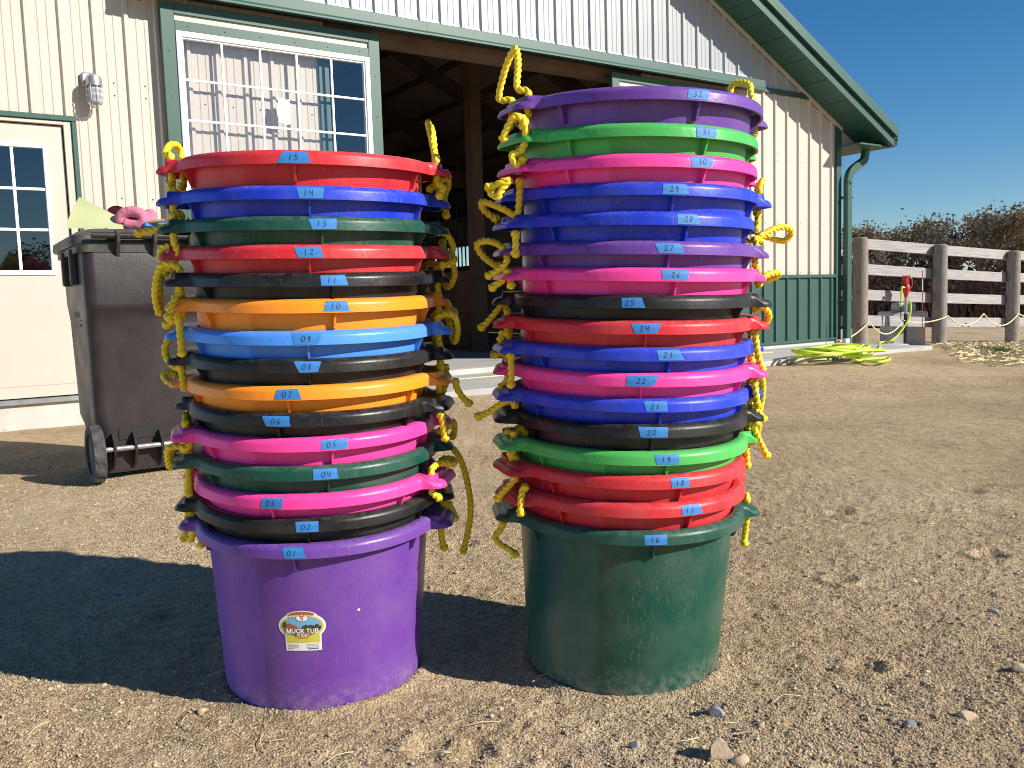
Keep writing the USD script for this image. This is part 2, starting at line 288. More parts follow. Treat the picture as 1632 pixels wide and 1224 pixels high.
def siding(s0, s1, z0, z1, phase, m, n0=0.0, width=.9144, minor=True):
    k = math.floor((s0-phase-.06)/width)
    while True:
        a = max(s0, phase+.06+k*width); b = min(s1, phase+.06+(k+1)*width+.0)
        k += 1
        if a >= s1: break
        if b-a < .02: continue
        P = prof(phase, a, b, minor); B = []; off = .0012*(k % 2)
        for s, n in P:
            top = z1(s) if callable(z1) else z1
            B.append((W(s, n0+n+off, z0), W(s, n0+n+off, top)))
        v = np.array(B).reshape(-1, 3); q = np.arange(len(P)-1)*2
        obj('siding_sheet', (v, np.stack([q, q+2, q+3, q+1], 1)), m, barn)
WZ, WT = 1.045, 1.088
PH1, PH2 = .165, .018
OPL, OPR, OPT = 2.47, 6.22, 3.28
siding(S0, -.62, ZF, 3.36, PH1, CREAM); siding(.442, OPL, ZF, 3.36, PH1, CREAM); siding(-.62, .442, 2.345, 3.36, PH1, CREAM)
siding(OPR, S1, WT-.01, lambda s: min(3.36, zs(s)), PH2, CREAM, minor=False); siding(OPR, S1, ZF+.03, WZ+.01, PH2, GREEN, minor=False)
siding(S0, S1, 3.40, lambda s: max(3.401, zs(s)), PH2, STONE)
# the wall behind the sheets: framing board lining, with the opening left out
lin = MB()
for s0, s1, z0, z1 in ((S0, -.62, ZF, 3.05), (.44, OPL, ZF, 3.05), (-.62, .44, 2.33, 3.05), (OPR, S1, ZF, 3.05), (S0, S1, 3.285, 3.42), (S0, OPL, 3.05, 3.285), (OPR, S1, 3.05, 3.1)):
    lin.add(*wb(s0, s1, -.15, -.012, z0, z1))
v = np.array([W(s, n, z) for n in (-.012, -.15) for s, z in ((S0, 3.42), (S1-.6, 3.42), (SR, zs(SR)-.02), (S0+.6, 3.42))]); lin.add(*boxv(W(SR-.1, -.15, 3.42), U*.2, N*.13, (0, 0, 2.2)))
g = [(S0+.75, 3.42), (S1-.75, 3.42), (SR, zs(SR)-.06)]
v = np.array([W(s, n, z) for n in (-.014, -.148) for s, z in g]); lin.add(v, np.array([[0, 1, 2], [3, 5, 4], [0, 3, 4], [0, 4, 1], [1, 4, 5], [1, 5, 2], [2, 5, 3], [2, 3, 0]]))
obj('wall_lining', lin, BOARD, barn)
obj('door_jamb', wb(OPL-.06, OPL+.03, -.17, .03, ZF, OPT), GREEN, barn); obj('door_jamb', wb(OPR-.03, OPR+.06, -.17, .03, ZF, OPT), GREEN, barn)
obj('door_head', wb(OPL, OPR, -.17, -.02, 3.238, 3.284), BOARD, barn)
# foundation
obj('foundation', wb(S0-.02, S1+.06, -.20, -.002, -.3, ZF-.004, .004), CONC, barn)
obj('sill_strip', wb(S0, -.62, -.01, .028, ZF-.002, ZF+.032), GREEN, barn); obj('sill_strip', wb(OPR+.06, S1, -.01, .028, ZF-.002, ZF+.032, .002), GREEN, barn); obj('sill_strip', wb(.45, OPL-.06, -.01, .028, ZF-.002, ZF+.032, .002), GREEN, barn)
obj('wainscot_cap', wb(OPR+.06, S1+.035, 0, .034, WZ, WT, .004), GREEN, barn)
obj('gable_band', wb(8.03, S1+.02, 0, .04, 3.345, 3.405, .004), GREEN, barn)
obj('corner_trim', wb(S1, S1+.105, -.10, .034, ZF, ZC-.02, .003), GREEN, barn)
obj('corner_trim', wb(S0-.105, S0, -.10, .034, ZF, ZC-.02, .003), GREEN, barn)
# other walls
sw = MB()
hs0, hs1, hz0, hz1 = -10.9, -9.2, 1.60, 2.12
for a, b, z0, z1 in ((hs1, -.16, ZF, 2.77), (-18, hs0, ZF, 2.77), (hs0, hs1, ZF, hz0), (hs0, hs1, hz1, 2.77)): sw.add(*wb(S1-.12, S1+.02, a, b, z0, z1))
obj('side_wall', sw, CREAM, barn); obj('side_wall', wb(S0-.02, S0+.12, -18, -.16, ZF, 2.77), CREAM, barn)
bk = MB().add(*wb(S0, S1, -18.12, -18, ZF, 3.0)); g = [(S0, 3.0), (S1, 3.0), (SR, zs(SR))]
v = np.array([W(s, n, z) for n in (-18, -18.12) for s, z in g]); bk.add(v, np.array([[0, 1, 2], [3, 5, 4], [0, 3, 4], [0, 4, 1], [1, 4, 5], [1, 5, 2], [2, 5, 3], [2, 3, 0]])); obj('back_wall', bk, PLY, barn)
obj('floor', wb(S0+.1, S1-.1, -18, -.205, -.1, ZF-.006), SLAB, barn)
# roof: two slopes, soffit, fascia, rake trim
OV, EV = .45, 10.34
sl = np.array([1, -.5107]); sl = sl/np.linalg.norm(sl)
def slope_strip(n0, n1, d0, d1, side, s_hi=None, s_lo=None):
    """a slab that follows the roof slope between n0 and n1, its faces d0 and d1 above the soffit plane"""
    a = SR if s_hi is None else s_hi; b = EV if s_lo is None else s_lo; P = []
    for n in (n0, n1):
        for s in (a, b):
            for d in (d0, d1): P.append(W(s if side > 0 else 2*SR-s, n, zs(s)+d))
    P = np.array(P); f = np.array([[0, 2, 3, 1], [4, 5, 7, 6], [0, 1, 5, 4], [2, 6, 7, 3], [1, 3, 7, 5], [0, 4, 6, 2]])
    return P, f if side > 0 else f[:, ::-1]
for side in (1, -1):
    m = MB().add(*slope_strip(-18.4, OV+.02, .17, .215, side))
    for k in range(70):      # standing ribs of the roof sheets
        n = OV - .1 - k*.2286
        if n > -18.3: m.add(*slope_strip(n-.02, n+.02, .21, .235, side))
    obj('roof', m, GREEN, barn)
    obj('fascia', slope_strip(OV-.012, OV+.008, -.012, .105, side), GREEN, barn)
    obj('fascia_lip', slope_strip(OV+.008, OV+.018, -.012, .012, side), GREEN, barn)
    obj('rake_trim', slope_strip(OV-.02, OV+.055, .125, .255, side, SR, EV+.03), GREEN, barn)
    obj('fascia_board', slope_strip(OV-.06, OV-.013, 0, .125, side), GREEN, barn)
    obj('soffit_moulding', slope_strip(.024, .05, -.045, -.006, side, SR, S1+.11), CREAM, barn)
    n = 30; w = (EV-SR)/n
    for k in range(n):      # soffit panels with shadow grooves
        obj('soffit_panel', slope_strip(.0, OV-.013, -.004-.004*(k % 2), .03, side, SR+k*w+.004, SR+(k+1)*w-.004), GREEN, barn)
    obj('roof_deck', slope_strip(-18.3, OV-.02, .10, .165, side), PLY, barn)
    for k in range(8):
        n = -.9 - k*2.3; obj('rafter', slope_strip(n-.06, n+.06, -.16, .10, side, SR, S1+.0), BOARD, barn)
    for k in range(8):
        s = SR + .45 + k*.66; x = s if side > 0 else 2*SR-s; obj('purlin', boxv(W(x-.025, -18, zs(s)+.0), U*.05, N*17.8, (0, 0, .098)), BOARD, barn)
    a, b = (S1, EV) if side > 0 else (2*SR-EV, S0)
    obj('eave_soffit', wb(a, b, -18.3, OV-.06, 2.765, 2.785), GREEN, barn)
    v = np.array([W(s, n, z) for n in (-.02, .0) for s, z in ((S1, 2.785), (EV, 2.785), (S1, zs(S1)-.01))])
    if side < 0: v = np.array([W(2*SR-s, n, z) for n in (-.02, .0) for s, z in ((S1, 2.785), (EV, 2.785), (S1, zs(S1)-.01))])
    obj('eave_return', (v, np.array([[0, 1, 2], [3, 5, 4], [0, 3, 4], [0, 4, 1], [1, 4, 5], [1, 5, 2], [2, 5, 3], [2, 3, 0]])), CREAM, barn)
    x = EV if side > 0 else 2*SR-EV-.02; obj('eave_fascia', wb(x, x+.02, -18.3, OV-.012, 2.765, zs(EV)+.16), GREEN, barn)
    x = EV+.025 if side > 0 else 2*SR-EV-.145
    gt = [(0, .115), (0, 0), (.085, 0), (.12, .075), (.12, .115), (.112, .115), (.112, .078), (.08, .008), (.008, .008), (.008, .115)]
    if side < 0: gt = [(.12-p, q) for p, q in gt]
    obj('gutter', loft(np.array([[W(x+p, n, 2.775+q) for p, q in gt] for n in (-18.3, OV-.02)]), caps=True), GREEN, barn)
obj('ridge_cap', MB().add(*slope_strip(-18.4, OV+.06, .24, .265, 1, SR, SR+.2)).add(*slope_strip(-18.4, OV+.06, .24, .265, -1, SR, SR+.2)), GREEN, barn)
# downspout with its two elbows
def duct(path, w, d):
    P = smooth_path(path, .03); t = np.gradient(P, axis=0); t /= np.linalg.norm(t, axis=1, keepdims=True)
    b = np.cross(t, N); b /= np.linalg.norm(b, axis=1, keepdims=True); c = np.cross(b, t); R = []
    for p, x, y in zip(P, b, c):
        R.append([p + x*(w/2*i) + y*(d/2*j) for i, j in ((-.85, -1), (.85, -1), (1, -.85), (1, .85), (.85, 1), (-.85, 1), (-1, .85), (-1, -.85))])
    return loft(R, caps=True)
ds = [W(10.24, .10, 2.80), W(10.23, .10, 2.70), W(10.19, .10, 2.62), W(10.07, .10, 2.555), W(9.95, .10, 2.49), W(9.872, .10, 2.41), W(9.848, .10, 2.30), W(9.848, .10, 2.2), W(9.848, .10, 1.2), W(9.848, .10, .10)]
dsp = obj('downspout', duct(ds, .10, .075), GREEN, barn)
for z in (2.1, .75): obj('strap', wb(9.79, 9.91, .0, .142, z, z+.03), GREEN, dsp)
# screws: rows of small hex heads on siding and trims
scr = MB()
def screw(s, n, z, r=.006):
    m = trimesh.creation.icosphere(0, r); scr.add(np.array(m.vertices)*[1, 1, 1] + W(s, n, z), m.faces)
for z in (1.75, 2.535, 2.63, 3.28):
    for k in range(50):
        s = S0 + .1 + k*.2286
        if (s < OPL and not (-.7 < s < .5)) or s > OPR+.1: screw(s+PH1-.03 if s < OPL else PH2 + round(s/.2286)*.2286+.045, .004, z)
for k in range(42):
    s = PH2 + (k+8)*.2286 + .045
    if s < 8.1: screw(s, .004, 3.462)
    if s > OPR and s < S1: screw(s, .005, WT+.03); screw(s, .005, ZF+.06)
obj('screw_heads', scr, SCREW, barn, kind='stuff')
# sliding-door track cover
HA, HB = .86, 8.03
hd = [(0, 3.475), (.03, 3.47), (.215, 3.425), (.232, 3.415), (.232, 3.335), (.245, 3.315), (.245, 3.300), (.20, 3.300), (.20, 3.40), (0, 3.445)]
for a, b in ((HA, 3.39), (3.392, 6.885), (6.887, HB)):
    e = .001 if a > 3 and a < 5 else 0
    obj('track_cover', loft(np.array([[W(s, n+e*(n > .1), z+e) for n, z in hd] for s in (a, b)]), caps=True), GREEN, barn)
obj('track_flashing', loft(np.array([[W(s, n, z) for n, z in ((.0, 3.52), (.004, 3.52), (.012, 3.483), (.05, 3.474), (.05, 3.468), (0, 3.478))] for s in (HA, HB)]), caps=True), STONE, barn)
obj('track', wb(HA+.03, HB-.03, .055, .13, 3.325, 3.39), BLACK, barn)
# sliding door leaves: stiles, rails, cream panel, window of twenty lights
def leaf(a, b, name_w):
    d = obj('sliding_door', wb(a+.10, b-.10, .082, .098, 3.14, 3.20), CREAM, barn)
    NF, NB = .115, .070; st = .104
    obj('stile', wb(a, a+st, NB, NF, .30, 3.275, .002), GREEN, d); obj('stile', wb(b-st, b, NB, NF, .30, 3.275, .002), GREEN, d)
    obj('rail', wb(a+st+.001, b-st-.001, NB, NF, 3.190, 3.272, .002), GREEN, d)
    obj('rail', wb(a+st+.001, b-st-.001, NB, NF, 3.062, 3.140, .002), GREEN, d)
    obj('rail', wb(a+st+.001, b-st-.001, NB, NF, 1.60, 1.70, .002), GREEN, d); obj('rail', wb(a+st+.001, b-st-.001, NB, NF, .30, .40, .002), GREEN, d)
    P = prof(a+.14, a+st, b-st); v = np.array([(W(s, .085+n*.9, .40), W(s, .085+n*.9, 1.60)) for s, n in P]).reshape(-1, 3); q = np.arange(len(P)-1)*2
    obj('lower_panel', (v, np.stack([q, q+2, q+3, q+1], 1)), CREAM, d)
    w0, w1, z0, z1 = a+st+.002, b-st-.002, 1.702, 3.060
    fr = obj('window_frame', MB().add(*wb(w0, w0+.042, .06, .127, z0, z1, .003)).add(*wb(w1-.042, w1, .06, .127, z0, z1, .003)).add(*wb(w0+.042, w1-.042, .06, .127, z1-.042, z1, .003)).add(*wb(w0+.042, w1-.042, .06, .127, z0, z0+.042, .003)), WHITE, d)
    m = .012; i0, i1, j0, j1 = w0+.0425, w1-.0425, z0+.0425, z1-.0425
    obj('sash', MB().add(*wb(i0, i0+m, .075, .114, j0, j1)).add(*wb(i1-m, i1, .075, .114, j0, j1)).add(*wb(i0+m, i1-m, .075, .114, j1-m, j1)).add(*wb(i0+m, i1-m, .075, .114, j0, j0+m)), WHITE, d)
    for k in range(1, 5):
        s = i0 + (i1-i0)*k/5; obj('muntin', wb(s-.009, s+.009, .091, .109, j0, j1, .002), WHITE, d)
    for k in range(1, 4):
        z = 3.006 - .3155*k; obj('muntin', wb(i0+.001, i1-.001, .0925, .1075, z-.009, z+.009, .002), WHITE, d)
    obj('pane', (np.array([W(i0+.001, .0995, j0+.001), W(i1-.001, .0995, j0+.001), W(i1-.001, .0995, j1-.001), W(i0+.001, .0995, j1-.001)]), np.array([[0, 1, 2, 3]])), GLASS, d)
    sc = MB()
    for z in (3.24, 2.9, 2.55, 2.2, 1.85, 1.5):
        for s in (a+.05, b-.05): m_ = trimesh.creation.icosphere(0, .0055); sc.add(np.array(m_.vertices)+W(s, NF, z), m_.faces)
    for k in range(6):
        for z in (3.232, 3.10): m_ = trimesh.creation.icosphere(0, .0055); sc.add(np.array(m_.vertices)+W(a+.2+k*(b-a-.4)/5, NF, z), m_.faces)
    obj('screw_heads', sc, SCREW, d, kind='stuff')
leaf(1.087, 2.957, 'left'); leaf(5.70, 7.60, 'right')
# entry door: nine lights, cream panel, jamb, green casing
ed = obj('entry_door', MB().add(*wb(-.545, .347, -.05, -.008, .245, 1.16)).add(*wb(-.545, -.43, -.05, -.008, 1.16, 2.268)).add(*wb(.232, .347, -.05, -.008, 1.16, 2.268)).add(*wb(-.43, .232, -.05, -.008, 2.13, 2.268)), CREAM, barn)
obj('door_frame', MB().add(*wb(.357, .41, -.10, .020, ZF, 2.304, .002)).add(*wb(-.61, -.555, -.10, .020, ZF, 2.304, .002)).add(*wb(-.555, .357, -.10, .020, 2.278, 2.304, .002)), CREAM, barn)
obj('door_casing', MB().add(*wb(.411, .445, -.02, .036, ZF, 2.306, .003)).add(*wb(-.65, -.611, -.02, .036, ZF, 2.306, .003)).add(*wb(-.65, .445, -.02, .036, 2.307, 2.345, .003)), GREEN, barn)
obj('threshold', wb(-.555, .357, -.10, .035, ZF-.002, .235, .004), GALV, barn)
gl = (-.405, .207, 1.195, 2.098)
obj('glazing_frame', MB().add(*wb(-.43, gl[0], -.045, .004, 1.16, 2.13, .003)).add(*wb(gl[1], .232, -.045, .004, 1.16, 2.13, .003)).add(*wb(gl[0], gl[1], -.045, .004, gl[3], 2.13, .003)).add(*wb(gl[0], gl[1], -.045, .004, 1.16, gl[2], .003)), WHITE, ed)
for k in (1, 2):
    s = gl[0]+(gl[1]-gl[0])*k/3; obj('muntin', wb(s-.010, s+.010, -.034, -.004, gl[2], gl[3], .002), WHITE, ed)
    z = gl[2]+(gl[3]-gl[2])*k/3; obj('muntin', wb(gl[0], gl[1], -.033, -.0055, z-.010, z+.010, .002), WHITE, ed)
obj('pane', (np.array([W(gl[0], -.019, gl[2]), W(gl[1], -.019, gl[2]), W(gl[1], -.019, gl[3]), W(gl[0], -.019, gl[3])]), np.array([[0, 1, 2, 3]])), GLASS, ed)
obj('kick_panel', wb(-.50, .305, -.009, -.0045, .33, 1.06, .002), CREAM, ed)
# dim room behind the entry door
obj('inner_wall', wb(.75, .80, -4.0, -.15, ZF, 3.0), PLY, barn)
# stall fronts along the aisle: posts, boards below, bars above
for S_ in (5.62, 2.75):
    for k in range(5):
        n = -2.62 - k*3.3; w = .17
        obj('post', wb(S_-.08, S_+.08, n-.085, n+.085, ZF, zs(S_)+.08), BOARD, barn)
    for k in range(4):
        n1 = -2.72 - k*3.3; n0 = n1 - 3.1
        st = obj('stall_front', wb(S_-.02, S_+.02, n0, n1, 2.26, 2.33), BLACK, barn)
        for j in range(7): obj('board', wb(S_-.018+.002*(j % 2), S_+.018+.002*(j % 2), n0+.02, n1-.02, ZF+.06+j*.149, ZF+.06+j*.149+.145, .003), BROWN, st)
        obj('rail', wb(S_-.022, S_+.022, n0, n1, 1.31, 1.36), BLACK, st)
        for q in (n0, n1-.05, (n0+n1)/2-.6, (n0+n1)/2+.6): obj('upright', wb(S_-.025, S_+.025, q, q+.05, ZF, 2.26), BLACK, st)
        bb = MB()
        for j in range(30): bb.add(*tube([W(S_, n0+.1+j*.1, 1.36), W(S_, n0+.1+j*.1, 2.26)], .011, 6))
        obj('bars', bb, BLACK, st, kind='stuff')

# ---------------------------------------------------------------- wall lamp with its wire guard
LS, LZ = .545, 2.645
lamp = thing('caged_wall_lamp', 'grey caged jar lamp mounted on the cream wall beside the entry door', 'lamp', W(LS, 0, LZ))
LC = W(LS+.03, .115, LZ-.03)
def lathe(c, pr, seg=24):
    a = np.arange(seg)*2*math.pi/seg
    return loft(np.array([[(c[0]+r*math.cos(t), c[1]+r*math.sin(t), c[2]+z) for t in a] for r, z in pr]), caps=True)
obj('wall_box', MB().add(*wb(LS-.045, LS+.075, .0, .045, LZ-.075, LZ+.035, .012)), GALV, lamp)
obj('arm', tube(smooth_path([W(LS+.03, .03, LZ), W(LS+.03, .08, LZ+.005), LC+np.array([0, 0, .02])], .02), .022, 10), GALV, lamp, smooth=40)
obj('hood', lathe(LC, [(.012, .032), (.038, .028), (.052, .015), (.056, -.005), (.056, -.035), (.060, -.040), (.060, -.052), (.05, -.052)]), GALV, lamp, smooth=35)
obj('glass_jar', lathe(LC, [(.04, -.05), (.044, -.07), (.044, -.15), (.036, -.175), (.015, -.188)]), simple('frosted_jar', (.40, .40, .43), .15, .1), lamp, smooth=40)
cg = MB()
for k in range(8):
    t = k*math.pi/4; d = np.array([math.cos(t), math.sin(t), 0])
    cg.add(*tube(smooth_path([LC+d*.058+[0, 0, -.05], LC+d*.058+[0, 0, -.12], LC+d*.055+[0, 0, -.165], LC+d*.035+[0, 0, -.198], LC+d*.006+[0, 0, -.21]], .012), .0028, 5))
for z, r in ((-.085, .0585), (-.13, .058), (-.175, .050)):
    a = np.linspace(0, 2*math.pi, 25); cg.add(*tube(np.stack([LC[0]+r*np.cos(a), LC[1]+r*np.sin(a), np.full(25, LC[2]+z)], 1), .0028, 5))
obj('wire_guard', cg, GALV, lamp, smooth=60)

# crumpled paper stuck on the sliding-door window
pn = thing('paper_notice', 'crumpled white paper stuck to the sliding door window', 'paper', W(2.05, .112, 2.5))
g_ = np.linspace(0, 1, 9); P = np.array([[W(1.985+.115*i+.008*math.sin(9*j+3*i)*(i in (0, 1)), .1122+.006*meshkit.noise(np.array([i*5, j*5, 1.0])), 2.415+.205*j+.007*math.sin(7*i)) for i in g_] for j in g_])
v, f = loft(P, closed=False); Q = v + N*.0015
obj('sheet', MB().add(v, f[:, ::-1]).add(Q, f), PAPER, pn)

# ---------------------------------------------------------------- wheelie bin
UB = U; NB_ = N
b0 = on_z(160, 761, .02)
def Bp(x, y, z): return b0*[1, 1, 0] + UB*x - NB_*y + np.array([0, 0, z + .046*min(1, max(0, (z-.3)/.6))])       # x along the back face, y away from the viewer
wbin = thing('wheelie_bin', 'dark brown wheeled refuse bin with hinged lid standing by the barn', 'wheelie bin', Bp(0, 0, 0))
def rrect(x0, x1, y0, y1, r, k=4):
    P = []
    for cx, cy, a0 in ((x1-r, y0+r, -90), (x1-r, y1-r, 0), (x0+r, y1-r, 90), (x0+r, y0+r, 180)):
        for t in range(k+1): a = math.radians(a0+90*t/k); P.append((cx+r*math.cos(a), cy+r*math.sin(a)))
    return P
def bring(x0, x1, y0, y1, r, z): return [Bp(x, y, z) for x, y in rrect(x0, x1, y0, y1, r)]
BW = .62
body = [bring(.10, BW-.10, .06, .50, .03, .03), bring(.03, BW-.03, .012, .52, .04, .032), bring(.02, BW-.02, .0, .525, .045, .06), bring(.015, BW-.015, .0, .545, .05, .24), bring(.0, BW, -.005, .60, .055, .30),
        bring(-.005, BW+.005, -.010, .655, .055, .78), bring(-.010, BW+.010, -.055, .66, .055, .83), bring(-.014, BW+.014, -.066, .665, .055, .86), bring(-.014, BW+.014, -.060, .69, .055, 1.06), bring(-.012, BW+.012, -.035, .705, .055, 1.165), bring(.01, BW-.01, -.01, .68, .04, 1.166)]
wbb = obj('body', loft(body, caps=True), BIN, wbin, smooth=35)
obj('rim', MB().add(*loft([bring(-.035, BW+.035, -.052, .735, .06, z) for z in (1.115, 1.162)], caps=True)), BINLID, wbin, smooth=30)
lid = obj('lid', MB().add(*loft([bring(-.050, BW+.050, -.03, .765, .06, 1.150), bring(-.056, BW+.056, -.035, .775, .065, 1.165), bring(-.050, BW+.050, -.03, .765, .06, 1.200), bring(-.01, BW+.01, .02, .72, .06, 1.225), bring(.05, BW-.05, .08, .65, .05, 1.243), bring(.1, BW-.1, .14, .58, .05, 1.247)], caps=True)), BINLID, wbin, smooth=30)
obj('hinge_bar', MB().add(*tube([Bp(.03, -.085, 1.195), Bp(BW-.03, -.085, 1.195)], .017, 10)), BIN, wbin, smooth=40)
for x in (.15, .325, .50):
    prf = [(-.03, 1.06), (-.105, 1.165), (-.112, 1.20), (-.09, 1.222), (-.03, 1.22), (.0, 1.18), (.0, 1.0), (-.02, 1.0)]
    obj('hinge_bracket', loft(np.array([[Bp(x+d, y, z) for y, z in prf] for d in (-.008, .008)]), caps=True), BINLID, wbin)
for y in (.13, .42):
    obj('side_handle', MB().add(*boxv(Bp(-.048, y, .96), UB*.036, -NB_*.05, (0, 0, .18), .008)), BINLID, wbin)
for x in (.06, .40):
    obj('lift_rib', boxv(Bp(x+.14, -.052, .98), UB*.014, -NB_*.03, (0, 0, .12), .003), BIN, wbin)
obj('axle', tube([Bp(.0, -.055, .165), Bp(BW, -.055, .165)], .0135, 12), GALV, wbin, smooth=40)
obj('axle_recess', boxv(Bp(.10, -.004, .20), UB*(BW-.2), -NB_*.01, (0, 0, .065), .003), BLACK, wbin)
for x in (.07, .17, .30, .45):
    prf = [(-.075, .19), (-.075, .150), (-.015, .060), (.0, .060), (.0, .24), (-.03, .235)]
    obj('axle_bracket', loft(np.array([[Bp(x+d, y, z) for y, z in prf] for d in (-.006, .006)]), caps=True), BIN, wbin)
for x in (-.052, BW-.01):
    c = Bp(x, -.055, .150); ang = np.arange(48)*2*math.pi/48
    pr = [(.135, 0), (.146, .006), (.150, .018), (.150, .044), (.146, .056), (.135, .062), (.105, .058), (.105, .004)]
    R = np.array([[c + UB*d + (-NB_*math.cos(t) + np.array([0, 0, math.sin(t)]))*(r - (.0065 if (k//2) % 2 and 1 < j < 4 else 0)) for k, t in enumerate(ang)] for j, (r, d) in enumerate(pr + pr[:1])])
    wh = obj('wheel', loft(R), RUBBER, wbin)
    pr = [(.02, .008), (.05, .016), (.106, .012), (.106, .050), (.05, .046), (.02, .054)]
    obj('rim', loft(np.array([[c + UB*d + (-NB_*math.cos(t) + np.array([0, 0, math.sin(t)]))*r for t in ang] for r, d in pr]), caps=True), BIN, wh, smooth=30)
# worn lettering on the bin's side: tall narrow illegible strokes over a rule and a short line
mk = MB()
def side_box(y, z, w, h): mk.add(*boxv(Bp(-.0105, y, z), UB*.0015, -NB_*w, (0, 0, h)))
for k, (h, w) in enumerate(((.075, .006), (.04, .012), (.07, .005), (.042, .012), (.06, .005), (.045, .01), (.042, .006), (.055, .006))): side_box(.40-k*.024, .80, w, h)
side_box(.20, .782, .21, .004)
for k in range(6): side_box(.29-k*.017, .755, .011, .013)
obj('worn_marking', mk, simple('worn_print', (.24, .235, .22), .7, .3, 50), wbin)
# things lying on the lid
sh = thing('yellow_sheet', 'pale yellow folded plastic sheet leaning on the bin lid', 'plastic sheet', Bp(.1, .1, 1.25))
Yb = Bp(.1, .12, 0)[1]
pl = [at_y(104, 364, Yb+.02), at_y(126, 314, Yb+.16), at_y(196, 350, Yb+.14), at_y(196, 363, Yb+.06)]
P = np.array([[(1-a_)*((1-b_)*pl[0]+b_*pl[3]) + a_*((1-b_)*pl[1]+b_*pl[2]) + np.array([-.3, .5, .2])*.05*math.sin(math.pi*a_)*(1-.4*b_) for b_ in np.linspace(0, 1, 7)] for a_ in np.linspace(0, 1, 9)])
v, f = loft(P, closed=False); d = np.array([.25, .9, .3])*.004
e = thing  # noqa
obj('sheet', MB().add(v, f).add(v+d, f[:, ::-1]), SHEET, sh, smooth=True)
def blob(pts, r, noise=.004, seed=0):
    """a soft rolled shape swept along pts"""
    v, f = tube(smooth_path(pts, .006), r, 18); v = np.array(v); c = v.mean(0)
    k = (meshkit.fbm(v*90, 3, seed)-.5)[:, None]; d = v-c; d /= np.maximum(np.linalg.norm(d, axis=1, keepdims=True), 1e-6)
    return v + d*k*noise*2, f
fl = thing('pink_fleece_roll', 'rolled pink fleece towel lying on the bin lid', 'towel', at_y(208, 352, Yb+.1))
Yp = Yb+.12
ring = [at_y(x, y, Yp) for x, y in ((196, 357), (192, 347), (200, 339), (214, 337), (226, 342), (230, 351), (224, 358), (208, 359), (199, 356))]
_c = np.mean(ring, 0); ring = [_c + (q-_c)*.95 for q in ring]
obj('roll', MB().add(*blob(ring, .030, .006, 3)), PINK, fl, smooth=True)
obj('inner_roll', MB().add(*blob([_c + np.array([-.03, .045, -.008]), _c + np.array([0, .05, .004]), _c + np.array([.03, .045, -.004])], .030, .005, 8)), PINK, fl, smooth=True)
obj('fold', MB().add(*blob([at_y(222, 356, Yp+.06), at_y(232, 348, Yp+.08), at_y(240, 341, Yp+.1), at_y(238, 352, Yp+.08), at_y(230, 358, Yp+.06)], .030, .005, 5)), PINK, fl, smooth=True)
sl_ = thing('pink_towel', 'pink shell shaped fabric piece behind the yellow sheet on the bin lid', 'towel', at_y(188, 340, Yb+.25))
g1 = np.linspace(0, math.pi, 15); c = at_y(187, 348, Yb+.26)
P = np.array([[c + np.array([.068*math.cos(t)*math.cos(q*.5), .05*math.sin(q), .068*math.sin(t)*math.cos(q*.9)]) for t in g1] for q in np.linspace(-.2, 1.5, 9)])
v, f = loft(P, closed=False); obj('shell', MB().add(v, f).add(v*1.0+np.array([0, .004, -.004]), f[:, ::-1]), PINK, sl_, smooth=True)
bi = thing('blue_scoop', 'small blue plastic scoop at the right of the bin lid', 'scoop', at_y(245, 356, Yb+.05))
obj('blade', boxv(at_y(230, 362, Yb+.08), UB*.13, -NB_*.07, (0, 0, .028), .008), BLUEI, bi)
obj('handle', tube([at_y(236, 355, Yb+.1), at_y(262, 351, Yb+.1)], .009, 8), simple('tan_handle', (.42, .27, .12), .6), bi, smooth=True)

# ---------------------------------------------------------------- muck tubs
HT, RR, KT = .3731, .26, 1.0402
_prof = unary_union([Point(0, 0).buffer(RR, 96), sbox(-.266, -.042, .266, .042).buffer(.030, 16)]).buffer(.016, 16).buffer(-.016, 16)
th = np.unique(np.concatenate([np.arange(0, 360, 3.0), np.arange(-26, 26.1, 1.3) % 360, np.arange(154, 206.1, 1.3)])); th = np.radians(th)
def radius_at(t):
    hit = LineString([(0, 0), (math.cos(t)*.6, math.sin(t)*.6)]).intersection(_prof); return math.hypot(*hit.coords[-1])
RO = np.array([radius_at(t) for t in th]); CT, ST = np.cos(th), np.sin(th)
def ring(r, z): r = np.broadcast_to(np.asarray(r, float), th.shape); z = np.broadcast_to(np.asarray(z, float), th.shape); return np.stack([CT*r, ST*r, z], 1)
_t = np.clip((RO-.268)/.018, 0, 1); DR = .011*_t*_t*(3-2*_t); RP = np.minimum(RO-.013, .278)
rim_rings = [ring(.2350, HT-.009), ring(.2350, HT-.003), ring(.2370, HT-.0006), ring(.2395, HT), ring(RP, HT), ring(RP+.0025, HT-DR-.0003), ring(RO-.0085, HT-.0012-DR), ring(RO-.0042, HT-.0036-DR), ring(RO-.0012, HT-.0078-DR), ring(RO, HT-.0115-DR*.8),
             ring(RO+.0014, HT-.0258), ring(RO-.0005, HT-.0268), ring(RO-.0035, HT-.0258), ring(RO-.0055, HT-.0130-DR*.6), ring(RO-.010, HT-.0085-DR*.6), ring(.2395, HT-.0085), ring(.2350, HT-.009)]
rv, rf = loft(rim_rings)
fc = rv[rf].mean(1); fang = np.arctan2(fc[:, 1], fc[:, 0]); LUG = .30
selR = np.abs(fang) < LUG; selL = np.abs(np.abs(fang)-math.pi) < LUG
def sub(v, f, keep): f = f[keep]; u, i = np.unique(f, return_inverse=True); return v[u], i.reshape(f.shape)
RIM = sub(rv, rf, ~(selR | selL)); LUGR = sub(rv, rf, selR); LUGL = sub(rv, rf, selL)
